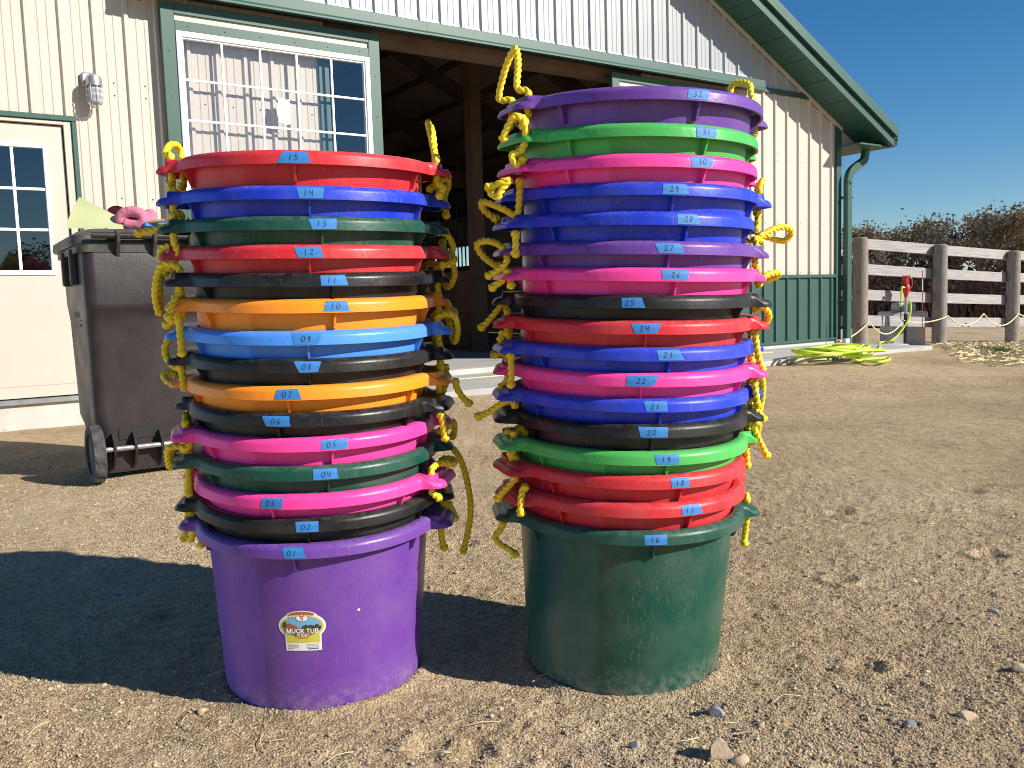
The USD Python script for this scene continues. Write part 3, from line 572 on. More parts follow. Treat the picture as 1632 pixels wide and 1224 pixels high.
def wall_r(z): return .2145 + (.2375-.2145)*np.clip(z/(HT-.01), 0, 1)
def circ_rings(P, n=120):
    a = np.arange(n)*2*math.pi/n; return np.array([[(r*math.cos(t), r*math.sin(t), z) for t in a] for r, z in P])
def body_mesh(thin):
    e = -.0065*thin
    return loft(circ_rings([(.002, .004), (.192+e, .004), (.202+e, 0.0), (.2095+e, .002), (.2130+e, .006), (.2150+e, .014), (.2160+e, .03)] + [(float(wall_r(z))+e*(z < HT-.06), z) for z in (.08, .16, .24, HT-.075, HT-.055, HT-.0065)] + [(.2350, HT-.0065), (.2345, HT-.02), (float(wall_r(.2))+e-.003, .20), (.2125+e, .03), (.206+e, .012), (.002, .010)]))
BODIES = [body_mesh(0), body_mesh(1)]
def rib(t):
    d = np.array([math.cos(t), math.sin(t), 0]); e = np.array([-math.sin(t), math.cos(t), 0])*.0021
    P = [(.2365, HT-.012), (.2545, HT-.012), (.2540, HT-.029), (.2500, HT-.036), (.2420, HT-.056), (.2345, HT-.058)]
    return loft(np.array([[d*r + [0, 0, z] + e*k for r, z in P] for k in (-1, 1)]), caps=True)
DIG = {'0': [[(.3+.24*math.cos(t), .5+.45*math.sin(t)) for t in np.linspace(1.7, 8.1, 18)]], '1': [[(.30, .95), (.27, .05)]], '2': [[(.1, .75), (.2, .93), (.42, .92), (.48, .72), (.3, .4), (.08, .08), (.3, .12), (.58, .08)]],
       '3': [[(.1, .85), (.3, .95), (.46, .8), (.36, .58), (.22, .52), (.42, .47), (.52, .27), (.36, .06), (.08, .12)]], '4': [[(.12, .95), (.08, .5), (.5, .48)], [(.5, .95), (.46, .03)]],
       '5': [[(.52, .93), (.18, .93), (.14, .55), (.38, .58), (.5, .36), (.36, .08), (.08, .1)]], '6': [[(.42, .95), (.15, .6), (.1, .25), (.3, .05), (.48, .25), (.34, .46), (.14, .3)]],
       '7': [[(.06, .88), (.52, .9), (.22, .03)]], '8': [[(.48, .85), (.25, .95), (.12, .75), (.46, .3), (.3, .05), (.1, .25), (.42, .68), (.48, .85)]], '9': [[(.46, .8), (.25, .95), (.12, .68), (.3, .55), (.46, .8), (.44, .4), (.36, .03)]]}
def flat_poly(poly, edge=.008):
    M_ = MB()
    for g in getattr(poly, 'geoms', [poly]):
        if g.is_empty or g.geom_type != 'Polygon': continue
        v, f = trimesh.creation.triangulate_polygon(g, engine='earcut')
        v = np.column_stack([v, np.zeros(len(v))]); v, f = trimesh.remesh.subdivide_to_size(v, f, edge)
        M_.add(v, f)
    v, f = M_.get(); c = np.cross(v[f[:, 1]]-v[f[:, 0]], v[f[:, 2]]-v[f[:, 0]])[:, 2]; f[c < 0] = f[c < 0][:, ::-1]; return v, f
def wrap(poly, r_of_z, a0, z0, off, edge=.008):
    """lays a flat outline (metres) on the round wall, centred at the angle a0 and the height z0"""
    v, f = flat_poly(poly, edge); z = z0+v[:, 1]; r = r_of_z(z)+off; a = a0 + v[:, 0]/np.maximum(r_of_z(z0), .1)
    return np.stack([r*np.cos(a), r*np.sin(a), z], 1), f
def lip_r(z): z = np.asarray(z, float); return RR + np.interp(z, [HT-.0258, HT-.0115, HT-.0078, HT-.0036], [.0014, 0, -.0012, -.0042])
LEFT = [(0.3933, 0.009, 0.013), (0.4466, 0.125, 0.125), (0.4969, -0.157, -0.141), (0.5531, 0.295, 0.284), (0.6114, 0.341, 0.337), (0.6628, -0.072, -0.067), (0.7151, 0.02, 0.033), (0.7681, 0.175, 0.169), (0.8232, 0.179, 0.176), (0.885, 0.382, 0.388), (0.9366, 0.379, 0.372), (0.9901, 0.221, 0.225), (1.0443, 0.322, 0.323), (1.1016, 0.227, 0.231), (1.1674, 0.118, 0.125)]
RIGHT = [(0.3858, 0.103, 0.104), (0.4448, 0.419, 0.386), (0.5021, 0.328, 0.297), (0.5524, 0.19, 0.169), (0.6076, 0.07, 0.062), (0.6597, 0.13, 0.081), (0.7115, -0.031, -0.027), (0.7642, 0.186, 0.165), (0.8176, -0.002, -0.009), (0.8683, -0.114, -0.123), (0.9222, 0.213, 0.2), (0.9745, 0.156, 0.146), (1.0312, 0.317, 0.311), (1.0874, 0.167, 0.167), (1.142, 0.45, 0.401), (1.1997, 0.459, 0.43), (1.2685, 0.344, 0.314)]
CL = 'purple black pink green pink black orange black sky orange black red green blue red'.split()
CRT = 'green red red lime black blue pink blue red black pink purple blue blue pink lime purple'.split()
WORD = {'purple': 'purple', 'red': 'red', 'blue': 'royal blue', 'green': 'dark green', 'black': 'black', 'orange': 'orange', 'sky': 'light blue', 'pink': 'hot pink', 'lime': 'bright green'}
INFO = {}
def make_tub(no, col, zrim, yaw, tapea, base, lean, side, level):
    z_ax = np.array([lean[0], lean[1], 1.0]); z_ax /= np.linalg.norm(z_ax)
    x_ax = np.array([math.cos(yaw), math.sin(yaw), 0]); x_ax -= z_ax*(x_ax @ z_ax); x_ax /= np.linalg.norm(x_ax)
    R = np.column_stack([x_ax, np.cross(z_ax, x_ax), z_ax])*KT
    c = np.array([base[0], base[1], 0.0]) + z_ax*(zrim - .0036 - HT*KT)
    seq = CL if side == 'left' else CRT
    if level == 0: lb = f'{WORD[col]} tub at the bottom of the {side} stack, standing on the gravel'
    elif level == len(seq)-1: lb = f'{WORD[col]} tub taped {no:02d} on the very top of the {side} stack'
    else: lb = f'{WORD[col]} tub in the {side} stack, between {WORD[seq[level+1]]} above and {WORD[seq[level-1]]} below'
    t = thing('muck_tub', lb, 'tub', c, R, 'numbered tubs in two stacks')
    m = TUB[col]
    obj('body', BODIES[int(level > 0)], m, t, smooth=35, local=True); obj('rim', RIM, m, t, smooth=50, local=True)
    obj('handle_lug', LUGL, m, t, smooth=50, local=True); obj('handle_lug', LUGR, m, t, smooth=50, local=True)
    for a in (-90, 90, 27, -27, 153, 207): obj('rib', rib(math.radians(a)), m, t, local=True)
    r_ = random.Random(no); w = .0235+r_.uniform(-.003, .003); k = [r_.uniform(-.006, .006) for _ in range(4)]
    tp = Polygon([(-w+k[0], -.0098+r_.uniform(-.0012, .0012)), (w+k[1], -.0098), (w+k[2], .0098), (-w+k[3], .0098+r_.uniform(-.0012, .0012))])
    a0 = -math.pi/2 + (tapea-yaw); zt = HT-.0140
    tape = obj('tape', wrap(tp, lip_r, a0, zt, .0007), TAPE, t, smooth=True, local=True)
    D = []; x = -.012
    for ch in f'{no:02d}':
        for st in DIG[ch]:
            q = LineString(st).buffer(.036, 4); q = affinity.scale(q, .0125, .0118, origin=(0, 0)); q = affinity.skew(q, 6, 0, origin=(0, 0)); D.append(affinity.translate(q, x, -.0058))
        x += .0105
    obj('number', wrap(affinity.rotate(unary_union(D), r_.uniform(-3, 3), origin=(0, 0)), lip_r, a0, zt, .0013, .004), INK, tape, local=True)
    INFO[no] = (t, c, R); return t
XL, YL, LXL, LYL = -.46226, 1.99386, .0259, -.045
XR, YR, LXR, LYR = .24247, 2.01674, .0373, -.03
jr = random.Random(5)
for i, ((z, y1, y2), cl) in enumerate(zip(LEFT, CL)):
    j = i > 0
    make_tub(i+1, cl, z, y1, y2, (XL+jr.uniform(-.0015, .0015)*j, YL+jr.uniform(-.0015, .0015)*j), (LXL+jr.uniform(-.003, .003)*j, LYL+jr.uniform(-.003, .003)*j), 'left', i)
for i, ((z, y1, y2), cl) in enumerate(zip(RIGHT, CRT)):
    j = i > 0
    make_tub(i+16, cl, z, y1, y2, (XR+jr.uniform(-.0015, .0015)*j, YR+jr.uniform(-.0015, .0015)*j), (LXR+jr.uniform(-.003, .003)*j, LYR+jr.uniform(-.003, .003)*j), 'right', i)

# product sticker on the lowest left tub
t1 = INFO[1][0]; sa, sz = -math.pi/2 + .02, .187
def poly(n, f): return Polygon([f(2*math.pi*k/n) for k in range(n)])
oval = poly(48, lambda t: (.0455*math.cos(t), .010+.0285*math.sin(t)))
shape = unary_union([oval, sbox(-.033, -.041, .036, -.004), affinity.translate(poly(40, lambda t: (.030*math.cos(t), .012*math.sin(t))), 0, .030)])
S_ = lambda nm, pg, colr, off, par, e=.008: obj(nm, wrap(pg, wall_r, sa, sz, off, e), simple('print_'+nm, colr, .45, .04), par, smooth=True, local=True)
lab = S_('sticker', shape.buffer(.0015), (.72, .70, .66), .0007, t1)
S_('yellow_field', unary_union([oval.buffer(-.0030), sbox(-.031, -.025, .034, -.004)]), (.52, .48, .05), .0010, lab)
inner = poly(48, lambda t: (.0385*math.cos(t), .0105+.0215*math.sin(t)))
S_('printed_sky', inner.intersection(sbox(-.1, .004, .1, .1)), (.16, .36, .55), .0013, lab)
S_('printed_field', inner.intersection(sbox(-.1, -.1, .1, .0045)), (.12, .10, .035), .0013, lab)
S_('printed_hill', Polygon([(-.036, .004), (-.033, .014), (-.028, .0165), (-.022, .016), (-.012, .011), (-.004, .0065), (.0, .004)]).intersection(inner), (.30, .10, .055), .0016, lab)
tr = unary_union([Point(.004+k*.0042, .0075+.003*math.sin(k*2.3)).buffer(.0042) for k in range(9)] + [Point(-.0345, .011+k*.003).buffer(.004) for k in range(3)] + [sbox(.0, .003, .037, .008)])
tag(S_('printed_trees', tr.intersection(inner), (.045, .05, .02), .0017, lab), kind='stuff')
S_('printed_banner', affinity.translate(poly(40, lambda t: (.0265*math.cos(t), .0085*math.sin(t))), 0, .0335).difference(affinity.translate(poly(40, lambda t: (.034*math.cos(t), .010*math.sin(t))), 0, .0265)).intersection(sbox(-.0245, 0, .0245, .1)), (.42, .085, .03), .0018, lab)
S_('printed_emblem', affinity.translate(poly(32, lambda t: (.0112*math.cos(t), .0062*math.sin(t))), .001, .0285), (.75, .75, .74), .0020, lab)
S_('printed_figure', unary_union([LineString([(-.003, .0345), (-.0005, .030), (-.0005, .0245)]).buffer(.0008), LineString([(.005, .0345), (.002, .030), (.0025, .0245)]).buffer(.0008), LineString([(-.004, .0325), (.006, .0328)]).buffer(.0008)]), (.40, .07, .04), .0022, lab)
S_('printed_plate', sbox(-.0135, -.0115, .0145, -.0055), (.45, .05, .03), .0018, lab)
def lettering(nm, txt, h, x, y, colr, off, bold=True):
    m = meshkit.text_mesh(txt, h, .001, bold); v, f = np.array(m.vertices), np.array(m.faces); w_ = v[:, 0].max()-v[:, 0].min()
    z = sz + y + v[:, 1]; r = wall_r(z) + off + v[:, 2]*.3; a_ = sa + (v[:, 0]-v[:, 0].min()-w_/2+x)/.228
    obj(nm, (np.stack([r*np.cos(a_), r*np.sin(a_), z], 1), f), simple('print_'+nm, colr, .5, .02), lab, local=True)
lettering('printed_title', 'MUCK TUB', .0088, .0005, -.0035, (.78, .77, .74), .0021)
lettering('printed_size', '70 Quart', .0042, .0005, -.0106, (.78, .77, .74), .0021)
fine = [sbox(-.0225+k*.0058, .0305+.0016*math.cos((k-3.5)*.45)*1.6, -.0225+k*.0058+.004, .0325+.0016*math.cos((k-3.5)*.45)*1.6) for k in range(8)]
tag(S_('printed_caption', unary_union([q for q in fine]+[sbox(-.031+k*.0045, -.0052, -.031+k*.0045+.0033, -.0042) for k in range(14) if k not in (4, 9)]).difference(sbox(-.0125, .023, .0135, .0345)), (.70, .68, .62), .0021, lab), kind='stuff')
tag(S_('printed_small_type', unary_union([sbox(-.030+(k % 5)*.0045, -.0305-.004*(k//5), -.030+(k % 5)*.0045+.0036, -.0292-.004*(k//5)) for k in range(13)] + [sbox(.008+(k % 5)*.005, -.0290-.0032*(k//5), .008+(k % 5)*.005+.0042, -.0282-.0032*(k//5)) for k in range(15)] + [sbox(.010+k*.0032, -.0395, .010+k*.0032+.0022, -.037) for k in range(7)]), (.10, .10, .10), .0012, lab), kind='stuff')
tag(S_('printed_volume', unary_union([sbox(-.009+k*.003, -.0158, -.009+k*.003+.0021, -.0138) for k in range(7)]), (.40, .12, .03), .0013, lab), kind='stuff')
S_('white_fleck', affinity.translate(Point(0, 0).buffer(.0028), .113, .032), (.75, .72, .75), .0006, t1)

# ---------------------------------------------------------------- rope handles
ROPES = {}
exec_ropes = []
def hole(no, side, which):
    t, c, R = INFO[no]; h = [np.array([(1 if side == 'R' else -1)*.266, k*.047, HT]) for k in (-1, 1)]
    P = [c + R @ q for q in h]; P.sort(key=lambda q: q[1]); return P[0] if which == 'a' else P[1]
def rope(no, side, spec, ends=(True, True)):
    t, c, R = INFO[no]; ax = R[:, 2]; mid = (hole(no, side, 'a')+hole(no, side, 'b'))/2; pts = []
    out = np.array([R[0, 0], R[1, 0], 0])*(1 if side == 'R' else -1)
    for q in spec:
        if isinstance(q, str):
            h = hole(no, side, q[0]); L = [h-ax*.040, h-ax*.018, h+ax*.010]
            pts += L if q[1] == '+' else L[::-1]
        elif len(q) == 3: pts.append(at_y(q[0], q[1], mid[1]+q[2]))
        else:  # ('o', radial, tangent towards the back, up): offset from the lug's middle
            tb = hole(no, side, 'b')-hole(no, side, 'a'); tb /= np.linalg.norm(tb)
            pts.append(mid + out*q[1] + tb*q[2] + ax*q[3])
    obj('rope_handle', rope_mesh(pts, ends=ends), ROPE, t, smooth=True)
def default_rope(no, side, j):
    r = random.Random(no*2+(side == 'R')); s = r.uniform
    a = [('o', .002, -.052, -.085-s(0, .03)), 'a+', ('o', .024+s(0, .012), -.04, .012), ('o', .038+s(0, .014), -.012, -.012-s(0, .02)), ('o', .036+s(0, .01), .015, -.03-s(0, .02)), ('o', .026, .04, .010), 'b-', ('o', .010, .05, -.07-s(0, .03))]
    b = [('o', .016, -.030, -.060), 'a+', ('o', .012, -.02, .016), ('o', .030+s(0, .01), .0, .010), ('o', .030, .03, .014), 'b-', ('o', .012+s(0, .01), .055, -.075)]
    c = [('o', .022+s(0, .02), -.07, -.075-s(0, .02)), ('o', .008, -.054, -.05), 'a+', ('o', .03, -.035, .014), ('o', .045, -.01, -.035), ('o', .040, .005, -.075-s(0, .02)), ('o', .036, .02, -.03), ('o', .024, .04, .012), 'b-', ('o', .010, .05, -.06)]
    rope(no, side, (a, b, c)[r.randrange(3)])
SPEC = {
 (15, 'L'): [(271, 304, -.05), 'a+', (264, 246, -.03), (270, 233, .0), (280, 231, .03), (287, 240, .05), 'b-', (282, 300, .05)],
 (15, 'R'): [(697, 318, -.06), (706, 300, -.05), 'a+', (693, 245, -.02), (684, 203, .0), (683, 197, .02), (690, 215, .045), 'b-', (706, 300, .05)],
 (14, 'R'): [(680, 306, -.06), (696, 293, -.045), (711, 284, -.02), (714, 296, .01), (708, 316, .02), (712, 350, .02)],
 (14, 'L'): [(268, 298, -.04), (283, 310, -.05), (276, 333, -.045), (290, 344, -.04), (280, 352, -.02)],
 (13, 'L'): [(213, 372, -.03), (240, 368, -.03), (262, 362, -.03), (278, 362, -.02), 'a-', (283, 398, -.04), (290, 412, -.03)],
 (13, 'R'): [(705, 366, -.05), (716, 380, -.03), (722, 396, -.01), (710, 405, .02), (704, 380, .03)],
 (12, 'L'): [(258, 437, -.02), (272, 424, -.03), (281, 408, -.04), (272, 393, -.04), (258, 398, -.03), (256, 412, -.03), (268, 424, -.04), (284, 432, -.04)],
 (12, 'R'): [(700, 424, -.05), (714, 421, -.03), (725, 414, -.01), (716, 408, .02), (706, 418, .03)],
 (10, 'L'): [(260, 520, -.03), (276, 510, -.04), (284, 490, -.05), 'a+', (276, 484, -.05), (283, 500, -.055), (287, 530, -.055), (291, 570, -.055)],
 (9, 'L'): [(285, 530, -.02), (270, 540, -.03), (263, 556, -.03), (268, 574, -.03), (282, 586, -.03), (290, 576, -.04)],
 (8, 'L'): [(287, 578, -.05), (291, 600, -.05), (296, 625, -.05)],
 (7, 'L'): [(296, 608, -.05), (282, 612, -.04), (266, 607, -.03), (262, 597, -.02), (275, 594, -.01), (288, 606, -.02)],
 (6, 'L'): [(302, 640, -.05), (300, 662, -.05), (296, 684, -.05)],
 (5, 'L'): [(286, 716, -.05), (300, 712, -.05), (304, 700, -.04), 'a+', (298, 676, -.02), 'b-', (300, 720, .05)],
 (3, 'L'): [(305, 748, -.04), (304, 770, -.05), (301, 800, -.05), (298, 830, -.05), (292, 864, -.04)],
 (2, 'L'): [(305, 818, -.02), (312, 835, .0), (320, 852, .02), (321, 874, .02)],
 (10, 'R'): [(693, 500, -.06), (705, 499, -.05), (721, 505, -.03), (725, 497, .0), (712, 488, .03)],
 (8, 'R'): [(702, 578, -.05), (704, 600, -.05), 'a-', (700, 630, -.05), (707, 622, -.03), (712, 600, -.02), (709, 580, .0)],
 (7, 'R'): [(725, 602, -.02), (728, 618, -.01), (738, 634, .0), (752, 647, .01)],
 (6, 'R'): [(702, 655, -.055), (706, 675, -.06), (711, 705, -.06)],
 (5, 'R'): [(695, 690, -.05), (712, 682, -.04), (722, 672, -.02), (724, 688, .01), (718, 700, .02)],
 (4, 'R'): [(703, 706, .0), (722, 715, -.02), (737, 740, -.02), (746, 775, -.02), (750, 810, -.01), (746, 845, .0), (737, 884, .0)],
 (2, 'R'): [(708, 795, -.02), (706, 820, -.02), (703, 850, -.01), (709, 878, .0)],
 (1, 'R'): [(712, 800, .02), (722, 815, .03), (726, 832, .03)],
 (32, 'L'): [(828, 206, -.08), (838, 196, -.08), (830, 186, -.07), (818, 190, -.06), 'a+', (825, 140, -.04), (826, 100, -.02), (822, 78, .0), (812, 92, .02), (801, 125, .04), (796, 158, .05), 'b-', (803, 203, .05)],
 (32, 'R'): [(1196, 200, -.03), 'a+', (1197, 150, -.03), (1195, 136, -.01), (1180, 132, .02), (1165, 140, .05), 'b-'],
 (31, 'L'): [(800, 228, -.04), (808, 205, -.05), (820, 186, -.06), (833, 192, -.06), (838, 215, -.055), (832, 238, -.05), (816, 248, -.05), (824, 262, -.05), (838, 250, -.04)],
 (30, 'L'): [(772, 300, -.03), (788, 296, -.04), (800, 290, -.05), (812, 288, -.05), (800, 302, -.05), (792, 314, -.05), (780, 304, -.03)],
 (29, 'L'): [(829, 282, -.07), (828, 310, -.075), (824, 343, -.075), (806, 335, -.06), (785, 326, -.04), (768, 322, -.02), (770, 333, .0), (784, 345, .01), (796, 352, .02)],
 (28, 'L'): [(822, 366, -.07), (822, 390, -.075), (821, 412, -.075)],
 (27, 'L'): [(773, 442, -.04), (788, 434, -.05), (806, 420, -.06), (807, 404, -.055), (795, 390, -.04), (775, 384, -.02), (760, 390, .0), (768, 406, .01), (785, 420, .0), (800, 425, -.02)],
 (26, 'L'): [(780, 462, -.03), (790, 454, -.04), (800, 448, -.04), (810, 432, -.05), (814, 445, -.05), (815, 462, -.055)],
 (25, 'L'): [(762, 526, -.03), (778, 512, -.035), (795, 492, -.04), (803, 484, -.04), (806, 495, -.03)],
 (24, 'L'): [(798, 548, -.04), (800, 530, -.04), 'a+', (812, 520, -.04), (812, 545, -.05), (813, 560, -.05)],
 (23, 'L'): [(814, 560, -.065), (815, 590, -.07), (814, 620, -.07)],
 (21, 'L'): [(756, 666, -.03), (778, 657, -.04), (800, 643, -.05), (814, 638, -.055), (823, 650, -.04)],
 (20, 'L'): [(806, 686, -.04), (818, 690, -.06), (830, 683, -.06), (838, 692, -.06), (826, 696, -.05), (812, 690, -.04), (806, 705, -.03)],
 (19, 'L'): [(813, 716, -.05), (816, 730, -.055), 'a-', (826, 735, -.06)],
 (18, 'L'): [(824, 756, -.06), (815, 770, -.06), (802, 784, -.05), (790, 797, -.03)],
 (17, 'L'): [(843, 775, -.06), (834, 780, -.065), (830, 800, -.07), (830, 824, -.07)],
 (16, 'L'): [(804, 826, -.03), (798, 843, -.03), (789, 856, -.03), (798, 868, -.035), (812, 876, -.04), (826, 888, -.05)],
 (30, 'R'): [(1208, 310, -.02), (1210, 298, -.03), (1215, 288, -.02), (1206, 300, .02)],
 (29, 'R'): [(1206, 332, -.02), (1208, 350, -.03), (1204, 372, -.03)],
 (28, 'R'): [(1204, 378, -.04), (1216, 374, -.03), (1236, 364, -.01), (1256, 363, .01), (1260, 374, .03), (1248, 384, .04), (1226, 379, .04), (1208, 374, .04)],
 (26, 'R'): [(1208, 458, -.03), (1212, 448, -.04), (1224, 438, -.03), (1240, 435, -.01), (1236, 442, .02), (1218, 446, .03)],
 (25, 'R'): [(1204, 500, -.04), (1206, 488, -.04), (1215, 489, -.02), (1225, 500, .0), (1222, 512, .02), (1208, 516, .02)],
 (24, 'R'): [(1203, 522, -.04), (1205, 545, -.045), (1209, 570, -.045), (1216, 594, -.04)],
 (22, 'R'): [(1200, 600, -.03), (1204, 622, -.035), (1208, 652, -.03)],
 (20, 'R'): [(1197, 668, -.03), (1204, 688, -.03), (1214, 710, -.02), (1225, 732, -.02)],
 (17, 'R'): [(1184, 784, -.02), (1188, 800, -.02)],
 (16, 'R'): [(1186, 790, -.03), 'a-', (1187, 850, -.03), (1186, 872, -.03)],
}
for no in range(1, 33):
    for side in 'LR':
        if (no, side) in SPEC: rope(no, side, SPEC[no, side])
        else: default_rope(no, side, 0)

# ---------------------------------------------------------------- hydrant, hose, fence, cords, waterer
hp = on_z(1443, 548, .05); HX, HY = hp[0], hp[1]; HG = .05; sc_ = (HY)/FOC
hy = thing('yard_hydrant', 'red handled yard hydrant on a black and galvanised standpipe near the fence', 'hydrant', (HX, HY, HG))
def hz(y): return EYE[2] + (461.5 - y)*sc_*1.0
obj('standpipe', tube([(HX, HY, HG-.05), (HX, HY, hz(500))], .028, 14), BLACK, hy, smooth=40); obj('upper_pipe', tube([(HX, HY, hz(500)), (HX, HY, hz(474))], .022, 14), GALV, hy, smooth=40)
hb = np.array([HX, HY, 0.0])
def latz(pr): a = np.arange(18)*2*math.pi/18; return loft(np.array([[(HX+r*math.cos(t), HY+r*math.sin(t), hz(y)) for t in a] for r, y in pr]), caps=True)
hd_ = obj('head', MB().add(*latz([(.018, 476), (.034, 468), (.052, 462), (.058, 458), (.045, 454), (.03, 452), (.03, 442), (.036, 440)])).add(*tube([(HX-.03, HY-.03, hz(459)), (HX-.075, HY-.05, hz(458)), (HX-.085, HY-.055, hz(460))], .018, 10)), REDP, hy, smooth=35)
obj('lever', MB().add(*tube(smooth_path([(HX+.045, HY-.01, hz(462)), (HX+.085, HY-.01, hz(455)), (HX+.08, HY-.01, hz(446)), (HX+.045, HY-.01, hz(441))], .02), .009, 8)).add(*tube(smooth_path([(HX-.055, HY-.01, hz(456)), (HX-.06, HY-.01, hz(448)), (HX-.045, HY-.01, hz(441))], .02), .008, 8)).add(*boxv((HX-.05, HY-.03, hz(442)), (.10, 0, 0), (0, .05, 0), (0, 0, .025), .006)), REDP, hy, smooth=35)
obj('linkage', MB().add(*boxv((HX-.022, HY-.05, hz(453)), (.018, 0, 0), (0, .012, 0), (0, 0, .095), .002)).add(*boxv((HX+.006, HY-.05, hz(453)), (.018, 0, 0), (0, .012, 0), (0, 0, .095), .002)), REDP, hy)
pv = on_z(1432, 551, .045); pav = thing('hydrant_paver', 'flat grey paver at the foot of the red yard hydrant', 'paver', pv)
obj('paver', boxv(pv + np.array([-.27, -.18, -.03]), U*.42 + np.array([.05, -.12, 0]), np.array([-.05, .32, 0]), (0, 0, .055), .01), CONC, pav)
nz = thing('spray_hose_end', 'short lime hose with black nozzle hanging from the hydrant head', 'hose nozzle', (HX-.08, HY-.05, hz(460)))
obj('hose_end', tube(smooth_path([(HX-.06, HY-.05, hz(458)), (HX-.085, HY-.055, hz(457)), (HX-.095, HY-.06, hz(464)), (HX-.097, HY-.06, hz(488))], .02), .013, 10), HOSE, nz, smooth=50)
obj('nozzle', MB().add(*tube([(HX-.097, HY-.06, hz(488)), (HX-.099, HY-.06, hz(496)), (HX-.10, HY-.06, hz(508))], [.012, .009, .006], 10)), BLACK, nz, smooth=50)
# coiled lime hose
cc = on_z(1337, 567, .16); hs = []; q = random.Random(3); zt = .162
hs += [on_z(1372, 574, .115), on_z(1400, 577, .115), on_z(1417, 573, .115), on_z(1414, 570.5, .115), on_z(1385, 572, .12), on_z(1365, 574, .13), on_z(1352, 566, .17), cc + U*(-.05) + np.array([0, 0, .09])]
for k in range(8):
    ra, rb_ = q.uniform(.34, .60), q.uniform(.16, .34); ph = q.uniform(-.5, .5); ox, oy = q.uniform(-.14, .14), q.uniform(-.08, .08); h = .085 - .009*k + q.uniform(-.006, .006)
    for j in range(12):
        t = 2*math.pi*j/12 + ph*.2; hs.append(cc + U*(ra*math.cos(t)+ox) - N*(rb_*math.sin(t)+oy) + np.array([0, 0, max(.0, h + .022*math.sin(2*t+k))]))
hs += [on_z(1378, 558, .17), on_z(1400, 557, .165), np.array([HX-.50, HY-.30, .10]), np.array([HX-.28, HY-.16, hz(541)]), np.array([HX-.09, HY-.09, hz(524)]), np.array([HX+.02, HY-.07, hz(505)]), np.array([HX+.045, HY-.06, hz(488)]), np.array([HX+.03, HY-.05, hz(478)])]
ho = thing('garden_hose', 'lime green hose lying in a tangled coil on the concrete apron', 'hose', cc)
obj('hose', tube(smooth_path(hs, .03), .0145, 10), HOSE, ho, smooth=60)
wbx = thing('white_carton', 'small white carton on the slab by the barn corner', 'carton', on_z(1352, 546, .16)); obj('box', boxv(on_z(1348, 547, .15), (.075, .04, 0), (-.03, .06, 0), (0, 0, .05), .004), WHITE, wbx); obj('lid', boxv(on_z(1348, 547, .15)+np.array([-.002, -.002, .0502]), (.079, .042, 0), (-.032, .064, 0), (0, 0, .008), .002), WHITE, wbx)
mr = on_z(1470, 561, .03); ms = thing('marker_rod', 'thin red fibreglass marker rod standing in the dirt', 'marker rod', mr)
obj('rod', tube([mr-np.array([0, 0, .1]), mr+np.array([-.012, 0, 1.06])], .0055, 8), REDP, ms); obj('sleeve', tube([mr+np.array([-.0085, 0, .80]), mr+np.array([-.011, 0, .95])], .0068, 8), WHITE, ms)
# fence
FP = [(1371, 12.6, .115), (1497, 13.35, .02), (1613, 14.4, -.06), (1728, 15.6, -.10)]
posts = []
for px, Y, zg in FP:
    d = ray(px, 545); p = EYE + d*(Y/d[1]); posts.append(np.array([p[0], p[1], gz(p[0], p[1])]))
names = ['grey round fence post beside the barn corner', 'grey round fence post between the red marker rod and the straw', 'grey round fence post at the right edge of the photo', 'grey round fence post beyond the frame']
tops = [1.50, 1.50, 1.49, 1.49]
for p, nm, hgt, (px, Y, zg) in zip(posts, names, tops, FP):
    if px > 1700: continue
    t = thing('fence_post', nm, 'fence post', p, group='fence posts')
    a = np.arange(16)*2*math.pi/16; top = zg+hgt
    R = [[(p[0]+r*math.cos(k)*(1+.03*math.sin(3*k)), p[1]+r*math.sin(k), z) for k in a] for r, z in ((.108, p[2]-.1), (.105, zg+.5), (.100, top-.05), (.094, top-.015), (.07, top), (.01, top+.003))]
    obj('shaft', loft(R, caps=True), POST, t, smooth=35)
zz4 = [.31, .685, 1.055, 1.42]
pos_words = ['lowest', 'second lowest', 'second highest', 'top']
ends = [posts[0] + np.array([-1.4, .35, 0])] + posts
for i in range(4):
    a_, b_ = ends[i], ends[i+1]; za = FP[max(0, i-1)][2]; zb = FP[i][2]
    for j in range(4):
        A = np.array([a_[0], a_[1], za+zz4[j]]) + np.array([.0, .125, 0]); B = np.array([b_[0], b_[1], zb+zz4[j]]) + np.array([0, .125, 0])
        d = B-A; A = A + d*.002; L = d*.996; up = np.array([0, 0, .155]); th_ = np.cross(d/np.linalg.norm(d), [0, 0, 1])*.04
        where = ['behind the barn corner', 'between the barn corner post and the middle post', 'between the middle post and the right post', 'right of the rightmost fence post'][i]
        t = thing('fence_rail', f'{pos_words[j]} grey fence plank {where}', 'fence rail', (A+B)/2, group='fence rails')
        obj('plank', boxv(A-up/2-th_/2, L, th_, up, .006), WOOD, t)
        nl = MB()
        for e_ in (.02, .98):
            for dz in (-.04, .04): m_ = trimesh.creation.icosphere(0, .008); nl.add(np.array(m_.vertices)+A+L*e_+th_*.5*np.sign(-th_[1] if False else 1)+[0, 0, dz], m_.faces)
        obj('nail_heads', nl, SCREW, t, kind='stuff')
def hang(a, b, sag, n=14): t = np.linspace(0, 1, n)[:, None]; return a + (b-a)*t - np.array([0, 0, 1.0])*sag*4*t*(1-t)
k1 = posts[0]+np.array([.09, -.09, 0]); k1[2] = .41; k2 = posts[1]+np.array([.09, -.08, 0]); k2[2] = .43; k3 = posts[2]+np.array([.02, -.12, 0]); k3[2] = .40
g0 = on_z(1335, 545, .16); hk = np.array([HX-.05, HY-.03, hz(510)]); mid = (k2+k3)/2 + np.array([-.02, -.02, .02])
